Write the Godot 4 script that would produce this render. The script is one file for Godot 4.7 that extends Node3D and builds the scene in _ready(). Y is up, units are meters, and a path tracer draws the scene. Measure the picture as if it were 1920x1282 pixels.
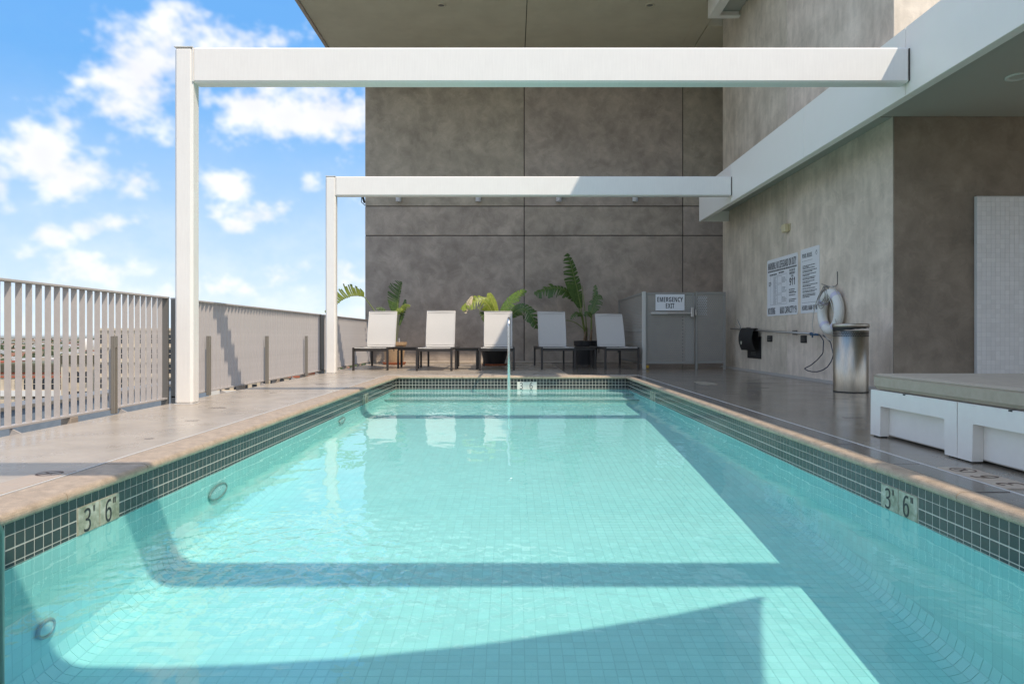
extends Node3D

# Rooftop pool terrace. Metres; y up; the camera looks along -z and "d" below is the distance along that axis.
const EYE := 0.623
const KX := 0.522      # how far the sun's rays lean to the right (+x) per metre of height
const KZ := 0.60       # and towards the viewer (+z)
const TILE := 0.0508
const WALL_X := 1.80   # pool side walls
const FAR_D := 10.75   # pool far wall
const NEAR_D := 0.7
const WATER_Y := -0.203

var taken := {}
var rng := RandomNumberGenerator.new()
var M := {}
var shared := {}


# ---------------------------------------------------------------- naming and tagging
func numbered(called: String) -> String:
	if not taken.has(called):
		taken[called] = 0
		return called
	taken[called] += 1
	return "%s_%03d" % [called, taken[called]]

func tag(o: Node, label: String, category: String, group := "") -> void:
	o.set_meta("label", label)
	o.set_meta("category", category)
	if group:
		o.set_meta("group", group)

func thing(called: String, label: String, category: String, at := Vector3.ZERO, turn := 0.0, group := "") -> Node3D:
	var o := Node3D.new()
	o.name = numbered(called)
	add_child(o)
	o.position = at
	o.rotation.y = turn
	tag(o, label, category, group)
	return o

func part(called: String, mesh: Mesh, mat: Material, parent: Node, at := Vector3.ZERO, rot := Vector3.ZERO) -> MeshInstance3D:
	var o := MeshInstance3D.new()
	o.mesh = mesh
	o.material_override = mat
	o.name = numbered(called) if parent == self else called
	parent.add_child(o, true)
	o.position = at
	o.rotation = rot
	return o

func structure(called: String, mesh: Mesh, mat: Material) -> MeshInstance3D:
	var o := part(called, mesh, mat, self)
	o.set_meta("kind", "structure")
	return o

func holder(called: String) -> Node3D:
	var o := Node3D.new()
	o.name = numbered(called)
	add_child(o)
	o.set_meta("kind", "structure")
	return o

func scatter(called: String, mesh: Mesh, mat: Material, parent: Node, where: Array, colors := []) -> MultiMeshInstance3D:
	var mm := MultiMesh.new()
	mm.transform_format = MultiMesh.TRANSFORM_3D
	mm.use_colors = colors.size() > 0
	mm.mesh = mesh
	mm.instance_count = where.size()
	for i in where.size():
		mm.set_instance_transform(i, where[i])
		if colors.size() > 0:
			mm.set_instance_color(i, colors[i])
	var o := MultiMeshInstance3D.new()
	o.multimesh = mm
	o.material_override = mat
	o.name = numbered(called) if parent == self else called
	parent.add_child(o, true)
	o.set_meta("kind", "stuff")
	return o

func rnd(a: float, b: float) -> float:
	return rng.randf_range(a, b)

# ---------------------------------------------------------------- mesh helpers
func new_st() -> SurfaceTool:
	var st := SurfaceTool.new()
	st.begin(Mesh.PRIMITIVE_TRIANGLES)
	return st

func tri(st: SurfaceTool, a: Vector3, b: Vector3, c: Vector3, out: Vector3) -> void:
	if (b - a).cross(c - a).dot(out) > 0.0:
		var k := b
		b = c
		c = k
	st.add_vertex(a)
	st.add_vertex(b)
	st.add_vertex(c)

func quad(st: SurfaceTool, a: Vector3, b: Vector3, c: Vector3, d: Vector3, out: Vector3) -> void:
	tri(st, a, b, c, out)
	tri(st, a, c, d, out)

# a box from corner to corner with chamfered edges
func add_box(st: SurfaceTool, lo: Vector3, hi: Vector3, bevel := 0.0, t := Transform3D()) -> void:
	var c := (lo + hi) / 2.0
	var h := (hi - lo) / 2.0
	var b: float = minf(bevel, minf(h.x, minf(h.y, h.z)) * 0.9)
	var p := func(s: Vector3, axis: int) -> Vector3:
		var v := Vector3()
		for k in 3:
			v[k] = s[k] * (h[k] if k == axis else h[k] - b)
		return t * (c + v)
	for axis in 3:
		var u := (axis + 1) % 3
		var w := (axis + 2) % 3
		for sgn in [-1.0, 1.0]:
			var o := Vector3()
			o[axis] = sgn
			var cs := []
			for q in [[-1.0, -1.0], [1.0, -1.0], [1.0, 1.0], [-1.0, 1.0]]:
				var s := Vector3()
				s[axis] = sgn
				s[u] = q[0]
				s[w] = q[1]
				cs.append(p.call(s, axis))
			quad(st, cs[0], cs[1], cs[2], cs[3], t.basis * o)
	if b <= 0.0:
		return
	for axis in 3:
		var u := (axis + 1) % 3
		var w := (axis + 2) % 3
		for su in [-1.0, 1.0]:
			for sw in [-1.0, 1.0]:
				var s0 := Vector3()
				s0[u] = su
				s0[w] = sw
				var s1 := s0
				s0[axis] = -1.0
				s1[axis] = 1.0
				var o := Vector3()
				o[u] = su
				o[w] = sw
				quad(st, p.call(s0, u), p.call(s1, u), p.call(s1, w), p.call(s0, w), t.basis * o)
	for sx in [-1.0, 1.0]:
		for sy in [-1.0, 1.0]:
			for sz in [-1.0, 1.0]:
				var s := Vector3(sx, sy, sz)
				tri(st, p.call(s, 0), p.call(s, 1), p.call(s, 2), t.basis * s)

func box(lo: Vector3, hi: Vector3, bevel := 0.0) -> ArrayMesh:
	var st := new_st()
	add_box(st, lo, hi, bevel)
	return st.commit()

# centred box of a size
func cbox(size: Vector3, bevel := 0.0) -> ArrayMesh:
	return box(-size / 2.0, size / 2.0, bevel)

# box given as x range, y range and distance range
func dbox(x0: float, x1: float, y0: float, y1: float, d0: float, d1: float, bevel := 0.0) -> ArrayMesh:
	return box(Vector3(minf(x0, x1), y0, -maxf(d0, d1)), Vector3(maxf(x0, x1), y1, -minf(d0, d1)), bevel)

func add_dbox(st: SurfaceTool, x0: float, x1: float, y0: float, y1: float, d0: float, d1: float, bevel := 0.0) -> void:
	add_box(st, Vector3(x0, y0, -maxf(d0, d1)), Vector3(x1, y1, -minf(d0, d1)), bevel)

func add_tube(st: SurfaceTool, pts: Array, r0: float, r1 := -1.0, sides := 8, closed := false) -> void:
	if r1 < 0.0:
		r1 = r0
	var n := pts.size()
	var rings := []
	var side := Vector3.ZERO
	for i in n:
		var a: Vector3 = pts[(i - 1 + n) % n] if (i > 0 or closed) else pts[0]
		var b: Vector3 = pts[(i + 1) % n] if (i < n - 1 or closed) else pts[n - 1]
		var dir := (b - a).normalized()
		if side == Vector3.ZERO:
			side = dir.cross(Vector3.UP if absf(dir.y) < 0.9 else Vector3.RIGHT).normalized()
		else:
			side = (side - dir * side.dot(dir)).normalized()
		var up := side.cross(dir)
		var r := lerpf(r0, r1, float(i) / maxf(n - 1, 1))
		var ring := []
		for k in sides:
			var an := TAU * k / sides
			ring.append(pts[i] + (side * cos(an) + up * sin(an)) * r)
		rings.append(ring)
	var last := n if closed else n - 1
	for i in last:
		for k in sides:
			var k2 := (k + 1) % sides
			var a: Vector3 = rings[i][k]
			var b: Vector3 = rings[i][k2]
			var c: Vector3 = rings[(i + 1) % n][k2]
			var d: Vector3 = rings[(i + 1) % n][k]
			var mid: Vector3 = (pts[i] + pts[(i + 1) % n]) / 2.0
			quad(st, a, b, c, d, (a + b + c + d) / 4.0 - mid)
	if not closed:
		for e in [0, n - 1]:
			var o: Vector3 = (pts[0] - pts[1]) if e == 0 else (pts[n - 1] - pts[n - 2])
			for k in range(1, sides - 1):
				tri(st, rings[e][0], rings[e][k], rings[e][k + 1], o)

func tube(pts: Array, r0: float, r1 := -1.0, sides := 8, closed := false) -> ArrayMesh:
	var st := new_st()
	st.set_smooth_group(0)
	add_tube(st, pts, r0, r1, sides, closed)
	st.generate_normals()
	return st.commit()

# profile of (radius, height) pairs turned about the y axis
func add_lathe(st: SurfaceTool, prof: Array, sides := 32, squash := 1.0) -> void:
	for i in prof.size() - 1:
		var p: Vector2 = prof[i]
		var q: Vector2 = prof[i + 1]
		for k in sides:
			var a0 := TAU * k / sides
			var a1 := TAU * (k + 1) / sides
			var d0 := Vector3(cos(a0), 0, sin(a0) * squash)
			var d1 := Vector3(cos(a1), 0, sin(a1) * squash)
			var o := Vector3((q.y - p.y) * (d0.x + d1.x) / 2.0, p.x - q.x, (q.y - p.y) * (d0.z + d1.z) / 2.0)
			var va := d0 * p.x + Vector3.UP * p.y
			var vb := d1 * p.x + Vector3.UP * p.y
			var vc := d1 * q.x + Vector3.UP * q.y
			var vd := d0 * q.x + Vector3.UP * q.y
			if p.x > 1e-6:
				tri(st, va, vb, vc if q.x > 1e-6 else vd, o)
			if q.x > 1e-6:
				tri(st, va, vc, vd, o)

func lathe(prof: Array, sides := 32, smooth := true) -> ArrayMesh:
	var st := new_st()
	st.set_smooth_group(0 if smooth else -1)
	add_lathe(st, prof, sides)
	if smooth:
		st.generate_normals()
	return st.commit()

# a flat outline in the xy plane given depth along z (from z0 to z1)
func prism(outline: PackedVector2Array, z0: float, z1: float) -> ArrayMesh:
	var st := new_st()
	var idx := Geometry2D.triangulate_polygon(outline)
	for i in range(0, idx.size(), 3):
		for z in [z0, z1]:
			var a := outline[idx[i]]
			var b := outline[idx[i + 1]]
			var c := outline[idx[i + 2]]
			tri(st, Vector3(a.x, a.y, z), Vector3(b.x, b.y, z), Vector3(c.x, c.y, z), Vector3(0, 0, 1 if z == maxf(z0, z1) else -1))
	var n := outline.size()
	var ccw := not Geometry2D.is_polygon_clockwise(outline)
	for i in n:
		var a := outline[i]
		var b := outline[(i + 1) % n]
		var e := b - a
		var o := Vector3(e.y, -e.x, 0) * (1.0 if ccw else -1.0)
		quad(st, Vector3(a.x, a.y, z0), Vector3(b.x, b.y, z0), Vector3(b.x, b.y, z1), Vector3(a.x, a.y, z1), o)
	return st.commit()

# flat lettering that fits a width and a height, standing on its own xy plane, centred
func lettering(words: String, w: float, h: float, bold := true) -> Array:
	var key := "text|%s|%s" % [words, bold]
	if not shared.has(key):
		var f := SystemFont.new()
		f.font_names = PackedStringArray(["Droid Sans"])
		f.font_weight = 700 if bold else 400
		var tm := TextMesh.new()
		tm.font = f
		tm.text = words
		tm.font_size = 48
		tm.pixel_size = 0.01
		tm.depth = 0.02
		tm.curve_step = 4.0
		shared[key] = [tm, tm.get_aabb()]
	var tm: TextMesh = shared[key][0]
	var bb: AABB = shared[key][1]
	var s := Vector3(w / maxf(bb.size.x, 1e-4), h / maxf(bb.size.y, 1e-4), 0.05)
	var c := bb.position + bb.size / 2.0
	return [tm, s, Vector3(-c.x * s.x, -c.y * s.y, 0.0)]

func write(parent: Node, called: String, words: String, w: float, h: float, mat: Material, t: Transform3D, bold := true) -> void:
	var l := lettering(words, w, h, bold)
	var o := MeshInstance3D.new()
	o.mesh = l[0]
	o.material_override = mat
	o.name = called
	parent.add_child(o, true)
	o.transform = t * Transform3D(Basis.from_scale(l[1]), l[2])

# ---------------------------------------------------------------- textures and materials
func noise(size: int, freq: float, octaves: int, sd: int, warp := 0.0, ridged := false) -> PackedByteArray:
	var f := FastNoiseLite.new()
	f.seed = sd
	f.noise_type = FastNoiseLite.TYPE_SIMPLEX_SMOOTH
	f.frequency = freq
	f.fractal_octaves = octaves
	if ridged:
		f.fractal_type = FastNoiseLite.FRACTAL_RIDGED
	if warp > 0.0:
		f.domain_warp_enabled = true
		f.domain_warp_amplitude = warp
		f.domain_warp_frequency = freq * 0.7
	var im := f.get_seamless_image(size, size, false, false, 0.12)
	im.convert(Image.FORMAT_L8)
	return im.get_data()

# the same, stretched along one axis into streaks
func streaks(size: int, freq: float, octaves: int, sd: int, along_y: bool, ratio := 8) -> PackedByteArray:
	var f := FastNoiseLite.new()
	f.seed = sd
	f.noise_type = FastNoiseLite.TYPE_SIMPLEX_SMOOTH
	f.frequency = freq
	f.fractal_octaves = octaves
	var im: Image = f.get_seamless_image(size if along_y else size / ratio, size / ratio if along_y else size, false, false, 0.12)
	im.convert(Image.FORMAT_L8)
	im.resize(size, size, Image.INTERPOLATE_CUBIC)
	return im.get_data()

# layers: [bytes, weight]; the weighted sum about 0.5 picks a colour between lo and hi
func blend(size: int, layers: Array, lo: Color, hi: Color) -> ImageTexture:
	var n := size * size
	var out := PackedByteArray()
	out.resize(n * 3)
	var ramp := PackedByteArray()
	for i in 256:
		var c := lo.lerp(hi, i / 255.0)
		ramp.append(int(clampf(c.r, 0, 1) * 255.0))
		ramp.append(int(clampf(c.g, 0, 1) * 255.0))
		ramp.append(int(clampf(c.b, 0, 1) * 255.0))
	var l0: PackedByteArray = layers[0][0]
	var w0: float = layers[0][1]
	var l1: PackedByteArray = layers[1][0]
	var w1: float = layers[1][1]
	var l2: PackedByteArray = layers[2][0]
	var w2: float = layers[2][1]
	var off := 128.0 - 128.0 * (w0 + w1 + w2)
	for i in n:
		var v := int(clampf(l0[i] * w0 + l1[i] * w1 + l2[i] * w2 + off, 0.0, 255.0)) * 3
		var k := i * 3
		out[k] = ramp[v]
		out[k + 1] = ramp[v + 1]
		out[k + 2] = ramp[v + 2]
	return ImageTexture.create_from_image(Image.create_from_data(size, size, false, Image.FORMAT_RGB8, out))

func grey_texture(size: int, a: PackedByteArray) -> ImageTexture:
	return ImageTexture.create_from_image(Image.create_from_data(size, size, false, Image.FORMAT_L8, a))

func lin(r: float, g: float, b: float) -> Color:
	return Color(r, g, b).linear_to_srgb()

func mat(c: Color, rough := 0.6, metal := 0.0) -> StandardMaterial3D:
	var m := StandardMaterial3D.new()
	m.albedo_color = c
	m.roughness = rough
	m.metallic = metal
	return m

func textured(t: Texture2D, scale: float, rough := 0.7, bump: Texture2D = null, bump_cm := 0.1) -> StandardMaterial3D:
	var m := mat(Color.WHITE, rough)
	m.albedo_texture = t
	m.uv1_triplanar = true
	m.uv1_world_triplanar = true
	m.uv1_triplanar_sharpness = 8.0
	m.uv1_scale = Vector3.ONE * scale
	if bump:
		m.heightmap_enabled = true
		m.heightmap_texture = bump
		m.heightmap_scale = bump_cm
	return m

func make_materials() -> void:
	var s := 1024
	var coarse := noise(s, 0.006, 4, 11, 40.0)
	var cloud := noise(s, 0.02, 5, 12, 60.0)
	var grain := noise(s, 0.25, 3, 13)
	var down := streaks(s, 0.03, 4, 14, true, 8)
	var across := streaks(s, 0.03, 4, 15, false, 6)
	var trowel := noise(s, 0.014, 4, 17, 110.0, true)
	var relief := grey_texture(s, cloud)
	M.back_wall = textured(blend(s, [[coarse, 0.75], [cloud, 0.45], [trowel, 0.5]], lin(0.325, 0.272, 0.218), lin(0.61, 0.515, 0.418)), 0.17, 0.62, relief, 0.25)
	M.side_wall = textured(blend(s, [[coarse, 0.75], [down, 0.45], [trowel, 0.5]], lin(0.52, 0.45, 0.36), lin(0.86, 0.755, 0.62)), 0.2, 0.6, relief, 0.25)
	M.soffit = textured(blend(s, [[coarse, 0.5], [cloud, 0.3], [across, 0.2]], lin(0.50, 0.435, 0.32), lin(0.64, 0.57, 0.43)), 0.15, 0.7)
	M.deck = textured(blend(s, [[coarse, 0.5], [cloud, 0.45], [grain, 0.3]], lin(0.37, 0.31, 0.245), lin(0.585, 0.498, 0.40)), 0.22, 0.5, relief, 0.05)
	var wet := noise(s, 0.008, 4, 21, 50.0)
	M.deck.roughness_texture = blend(s, [[wet, 0.8], [coarse, 0.3], [grain, 0.03]], Color(0.20, 0.20, 0.20), Color(0.40, 0.40, 0.40))
	M.deck.roughness = 1.0
	M.stone = textured(blend(s, [[coarse, 0.4], [cloud, 0.5], [grain, 1.2]], lin(0.30, 0.225, 0.155), lin(0.66, 0.51, 0.37)), 0.9, 0.55, grey_texture(s, grain), 0.06)
	M.wet_shaded_stone = textured(blend(s, [[coarse, 0.5], [cloud, 0.6], [grain, 0.8]], lin(0.115, 0.10, 0.09), lin(0.24, 0.21, 0.185)), 0.9, 0.16)  # wetness and the shade on the top, both put into the colour
	var fine_down := streaks(s, 0.11, 3, 31, true, 16)
	M.white_paint = textured(blend(s, [[fine_down, 0.5], [coarse, 0.35], [cloud, 0.15]], lin(0.82, 0.78, 0.725), lin(0.91, 0.87, 0.81)), 0.45, 0.38)
	M.fascia = textured(blend(s, [[coarse, 0.25], [cloud, 0.1], [fine_down, 0.12]], lin(0.86, 0.82, 0.75), lin(0.92, 0.885, 0.82)), 0.35, 0.42)
	M.fence = textured(blend(s, [[coarse, 0.3], [cloud, 0.3], [grain, 0.3]], lin(0.43, 0.388, 0.358), lin(0.58, 0.528, 0.49)), 0.8, 0.5)
	M.fence_dark = mat(lin(0.20, 0.185, 0.165), 0.45, 0.3)
	M.render_blue = textured(blend(s, [[coarse, 0.5], [cloud, 0.4], [grain, 0.3]], lin(0.22, 0.27, 0.33), lin(0.34, 0.40, 0.47)), 0.4, 0.8)
	M.cream = textured(blend(s, [[coarse, 0.6], [cloud, 0.4], [down, 0.4]], lin(0.50, 0.40, 0.28), lin(0.78, 0.66, 0.50)), 0.03, 0.85)
	M.brick_far = textured(blend(s, [[coarse, 0.6], [cloud, 0.4], [grain, 0.4]], lin(0.32, 0.13, 0.05), lin(0.50, 0.22, 0.09)), 0.05, 0.85)
	M.ground = textured(blend(s, [[coarse, 0.9], [cloud, 0.8], [grain, 0.3]], lin(0.10, 0.105, 0.075), lin(0.26, 0.25, 0.20)), 0.004, 0.95)
	M.sling = textured(blend(s, [[grain, 0.7], [streaks(s, 0.2, 2, 41, true, 16), 0.4], [streaks(s, 0.2, 2, 42, false, 16), 0.4]], lin(0.53, 0.50, 0.46), lin(0.69, 0.655, 0.605)), 1.6, 0.75)
	M.cushion = textured(blend(s, [[grain, 0.5], [cloud, 0.5], [coarse, 0.5]], lin(0.39, 0.325, 0.245), lin(0.51, 0.44, 0.345)), 1.2, 0.85)
	M.plastic = textured(blend(s, [[coarse, 0.5], [cloud, 0.3], [grain, 0.1]], lin(0.80, 0.765, 0.71), lin(0.89, 0.86, 0.80)), 0.8, 0.45)
	M.steel = textured(blend(s, [[fine_down, 0.7], [cloud, 0.1], [grain, 0.1]], lin(0.44, 0.39, 0.32), lin(0.64, 0.58, 0.48)), 1.2, 0.36)
	M.steel.metallic = 1.0
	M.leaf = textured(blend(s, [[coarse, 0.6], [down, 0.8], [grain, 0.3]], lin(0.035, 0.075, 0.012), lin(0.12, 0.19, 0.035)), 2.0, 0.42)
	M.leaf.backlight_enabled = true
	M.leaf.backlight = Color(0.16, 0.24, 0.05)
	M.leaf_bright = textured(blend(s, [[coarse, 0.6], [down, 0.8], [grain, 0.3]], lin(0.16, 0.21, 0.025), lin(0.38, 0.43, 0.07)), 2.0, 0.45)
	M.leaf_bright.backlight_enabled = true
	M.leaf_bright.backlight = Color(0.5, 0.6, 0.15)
	M.leaf_dry = mat(lin(0.62, 0.50, 0.32), 0.8)
	M.stem = mat(lin(0.20, 0.24, 0.06), 0.5)
	M.husk = textured(blend(s, [[down, 1.0], [grain, 0.5], [cloud, 0.4]], lin(0.10, 0.06, 0.03), lin(0.34, 0.24, 0.14)), 2.0, 0.9)
	M.terracotta = textured(blend(s, [[coarse, 0.5], [cloud, 0.5], [grain, 0.3]], lin(0.36, 0.24, 0.14), lin(0.52, 0.36, 0.22)), 1.5, 0.8)
	M.saucer = mat(lin(0.40, 0.13, 0.06), 0.7)
	M.soil = mat(lin(0.03, 0.022, 0.016), 0.95)
	M.frame = mat(lin(0.035, 0.030, 0.027), 0.4)
	M.black = mat(lin(0.012, 0.012, 0.012), 0.55)
	M.pot_black = mat(lin(0.018, 0.017, 0.017), 0.5)
	M.ink = mat(lin(0.02, 0.02, 0.022), 0.5)
	M.faint_ink = mat(lin(0.25, 0.25, 0.26), 0.6)
	M.brown_ink = mat(lin(0.10, 0.055, 0.035), 0.5)
	M.sign = mat(lin(0.78, 0.78, 0.79), 0.35)
	M.beige = mat(lin(0.66, 0.57, 0.36), 0.5)
	M.chrome = mat(lin(0.72, 0.70, 0.67), 0.25, 1.0)
	M.aluminium = mat(lin(0.50, 0.48, 0.45), 0.35, 0.8)
	M.gate = mat(lin(0.30, 0.288, 0.26), 0.5, 0.1)
	M.gate_light = mat(lin(0.55, 0.53, 0.485), 0.45, 0.1)
	M.blue = mat(lin(0.03, 0.09, 0.17), 0.5)
	M.hose = mat(lin(0.02, 0.03, 0.06), 0.5)
	M.rope = mat(lin(0.55, 0.53, 0.48), 0.85)
	M.rope_grey = mat(lin(0.30, 0.28, 0.25), 0.85)
	M.ring = mat(lin(0.78, 0.77, 0.72), 0.5)
	M.ring_band = mat(lin(0.62, 0.60, 0.72), 0.6)
	M.joint = mat(lin(0.05, 0.045, 0.04), 0.9)
	M.sealant = mat(lin(0.70, 0.67, 0.63), 0.6)
	M.brass = mat(lin(0.55, 0.36, 0.05), 0.4, 0.4)
	M.grout_pale = mat(lin(0.60, 0.58, 0.51), 0.7)
	M.grout_pool = mat(lin(0.25, 0.645, 0.605), 0.7)
	M.dark_tile = mat(Color.WHITE, 0.12)
	M.dark_tile.vertex_color_use_as_albedo = true
	M.pool_tile = mat(Color.WHITE, 0.6)
	M.pool_tile.vertex_color_use_as_albedo = true
	M.marker = textured(blend(s, [[coarse, 0.9], [cloud, 0.8], [grain, 0.2]], lin(0.20, 0.205, 0.13), lin(0.54, 0.53, 0.43)), 1.3, 0.2)  # depth tiles: aged green, with the coping's shade put into the colour
	M.shower_tile = mat(Color.WHITE, 0.25)
	M.shower_tile.vertex_color_use_as_albedo = true
	M.far_wall = mat(Color.WHITE, 0.85)
	M.far_wall.vertex_color_use_as_albedo = true
	M.glass_far = mat(lin(0.03, 0.035, 0.045), 0.15)
	M.roof_red = mat(lin(0.45, 0.12, 0.06), 0.85)
	M.trim_far = mat(lin(0.70, 0.60, 0.46), 0.85)
	M.cornice_far = mat(lin(0.10, 0.09, 0.06), 0.85)
	M.white_far = mat(lin(0.78, 0.76, 0.72), 0.7)
	M.foliage_far = mat(Color.WHITE, 0.9)
	M.foliage_far.vertex_color_use_as_albedo = true
	M.umbrella = mat(lin(0.50, 0.48, 0.44), 0.8)
	# the water is a thin clear sheet: light goes straight through, the surface mirrors what stands round it
	var w := mat(Color(1, 1, 1, 0.02), 0.0)
	w.transparency = BaseMaterial3D.TRANSPARENCY_ALPHA
	w.metallic_specular = 0.44
	M.water = w
	# perforated sheet: a hexagonal pattern of holes, cut by its alpha
	var im := Image.create(48, 84, false, Image.FORMAT_RGBA8)
	for y in 84:
		for x in 48:
			var hole := false
			for c in [Vector2(12, 21), Vector2(36, 63), Vector2(-12, 63), Vector2(60, 21)]:
				hole = hole or Vector2(x + 0.5, y + 0.5).distance_to(c) < 14.2
			im.set_pixel(x, y, Color(1, 1, 1, 0.0 if hole else 1.0))
	var pm := mat(lin(0.36, 0.345, 0.31), 0.5, 0.1)
	pm.albedo_texture = ImageTexture.create_from_image(im)
	pm.transparency = BaseMaterial3D.TRANSPARENCY_ALPHA_SCISSOR
	pm.alpha_scissor_threshold = 0.5
	M.perforated = pm

func more_materials() -> void:
	M.coping_wet = M.stone.duplicate()
	M.coping_wet.roughness = 0.28
	M.coping_wet.albedo_color = Color(0.80, 0.79, 0.78)
	M.marker_deck = mat(lin(0.50, 0.40, 0.31), 0.5)
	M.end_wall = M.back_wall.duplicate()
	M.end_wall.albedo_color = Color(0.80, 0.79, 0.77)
	M.cove = mat(lin(0.40, 0.37, 0.33), 0.6)
	M.soffit_dark = mat(lin(0.44, 0.43, 0.375), 0.7)
	M.edge_trim = mat(lin(0.45, 0.36, 0.30), 0.6)
	M.stub = mat(lin(0.40, 0.32, 0.25), 0.7)
	M.post_brown = mat(lin(0.26, 0.235, 0.20), 0.45, 0.2)
	M.sconce = mat(lin(0.62, 0.60, 0.59), 0.5)
	M.roof_moss = mat(lin(0.16, 0.16, 0.10), 0.9)
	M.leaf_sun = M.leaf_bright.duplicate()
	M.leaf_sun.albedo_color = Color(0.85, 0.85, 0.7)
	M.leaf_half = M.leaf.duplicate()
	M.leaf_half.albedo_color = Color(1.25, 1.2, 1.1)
	M.stem_bright = mat(lin(0.45, 0.45, 0.12), 0.5)
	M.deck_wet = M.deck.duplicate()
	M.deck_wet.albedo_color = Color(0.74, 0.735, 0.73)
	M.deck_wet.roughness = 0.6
	M.stain = mat(lin(0.20, 0.165, 0.14), 0.22)
	M.coping_edge = M.stone
	M.stitch = mat(lin(0.46, 0.43, 0.40), 0.8)
	M.marker_unshaded = mat(lin(0.72, 0.70, 0.62), 0.25)  # far depth tiles, without the shade put into the side ones

# ---------------------------------------------------------------- camera, sky, sun
func make_sky() -> Texture2D:
	var w := 2560
	var h := 1280
	var fb := FastNoiseLite.new()
	fb.seed = 5
	fb.noise_type = FastNoiseLite.TYPE_SIMPLEX_SMOOTH
	fb.frequency = 1.0
	fb.fractal_octaves = 6
	fb.fractal_gain = 0.66
	var low := FastNoiseLite.new()
	low.seed = 9
	low.noise_type = FastNoiseLite.TYPE_SIMPLEX_SMOOTH
	low.frequency = 1.0
	low.fractal_octaves = 3
	var wisp := FastNoiseLite.new()
	wisp.seed = 31
	wisp.frequency = 1.0
	wisp.fractal_octaves = 3
	# cloud banks as (azimuth, elevation, half width, half height, strength) in degrees, azimuth 0 straight ahead and negative to the left
	var banks := CLOUDS
	var out := PackedByteArray()
	out.resize(w * h * 3)
	var top := Vector3(0.12, 0.37, 0.84)
	var mid := Vector3(0.21, 0.50, 0.90)
	var rim := Vector3(0.76, 0.89, 1.0)
	var white := Vector3(1.08, 1.07, 1.05)
	var ramp := PackedByteArray()
	for i in 4096:
		var c := i / 4095.0
		ramp.append(int(255.0 * (12.92 * c if c <= 0.0031308 else 1.055 * pow(c, 1.0 / 2.4) - 0.055)))
	for j in h / 2:
		var el := (0.5 - (j + 0.5) / h) * PI
		var y := sin(el)
		var cy := cos(el)
		var deg := rad_to_deg(el)
		var base := top.lerp(mid, pow(clampf(1.0 - (deg - 4.0) / 36.0, 0.0, 1.0), 1.1))
		base = base.lerp(rim, pow(clampf(1.0 - deg / 19.0, 0.0, 1.0), 1.25))
		var haze := exp(-deg / 5.0)
		var p := 1.0 / (y + 0.16)
		for i in w:
			var az := TAU * (i + 0.5) / w
			var ad := rad_to_deg(az)
			if ad > 180.0:
				ad -= 360.0
			var x := sin(az) * cy
			var z := -cos(az) * cy
			var dens := 0.0
			var n := fb.get_noise_3d(x * 9.0, y * 13.0, z * 9.0)
			if ad > -46.0 and ad < 2.0 and deg < 36.0:
				for b in banks:
					var u: float = (ad - b[0]) / b[2]
					var v: float = (deg - b[1]) / b[3]
					var q := u * u + v * v
					if q < 7.0:
						dens = maxf(dens, b[4] * exp(-q * 0.5))
				dens = dens - 0.36 + n * 1.0 - 0.1 * wisp.get_noise_3d(x * 40.0, y * 60.0, z * 40.0)
			else:
				dens = low.get_noise_2d(x * p * 0.9, z * p * 0.9) * 0.9 + n * 0.8 + 0.26  # unseen sky: extra cloud added to whiten the light in the shade
			var a := clampf(dens * 1.45 + 0.10, 0.0, 1.0)
			a = lerpf(a, a * a * (3.0 - 2.0 * a), 0.6) * 0.92
			a = maxf(a, haze * clampf(0.30 + n * 0.9, 0.0, 0.65))
			var shade := 1.0 - 0.26 * clampf(dens * 0.9 - n * 0.9, 0.0, 1.0)
			var k := (j * w + i) * 3
			out[k] = ramp[int(clampf(0.8333 * lerpf(base.x, white.x * shade, a), 0.0, 1.0) * 4095.0)]
			out[k + 1] = ramp[int(clampf(0.8333 * lerpf(base.y, white.y * shade, a), 0.0, 1.0) * 4095.0)]
			out[k + 2] = ramp[int(clampf(0.8333 * lerpf(base.z, white.z * (shade * 0.5 + 0.5), a), 0.0, 1.0) * 4095.0)]
	var lowc := [ramp[int(0.30 * 4095)], ramp[int(0.31 * 4095)], ramp[int(0.32 * 4095)]]
	for k in range(w * h / 2, w * h):
		out[k * 3] = lowc[0]
		out[k * 3 + 1] = lowc[1]
		out[k * 3 + 2] = lowc[2]
	return ImageTexture.create_from_image(Image.create_from_data(w, h, false, Image.FORMAT_RGB8, out))

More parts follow.
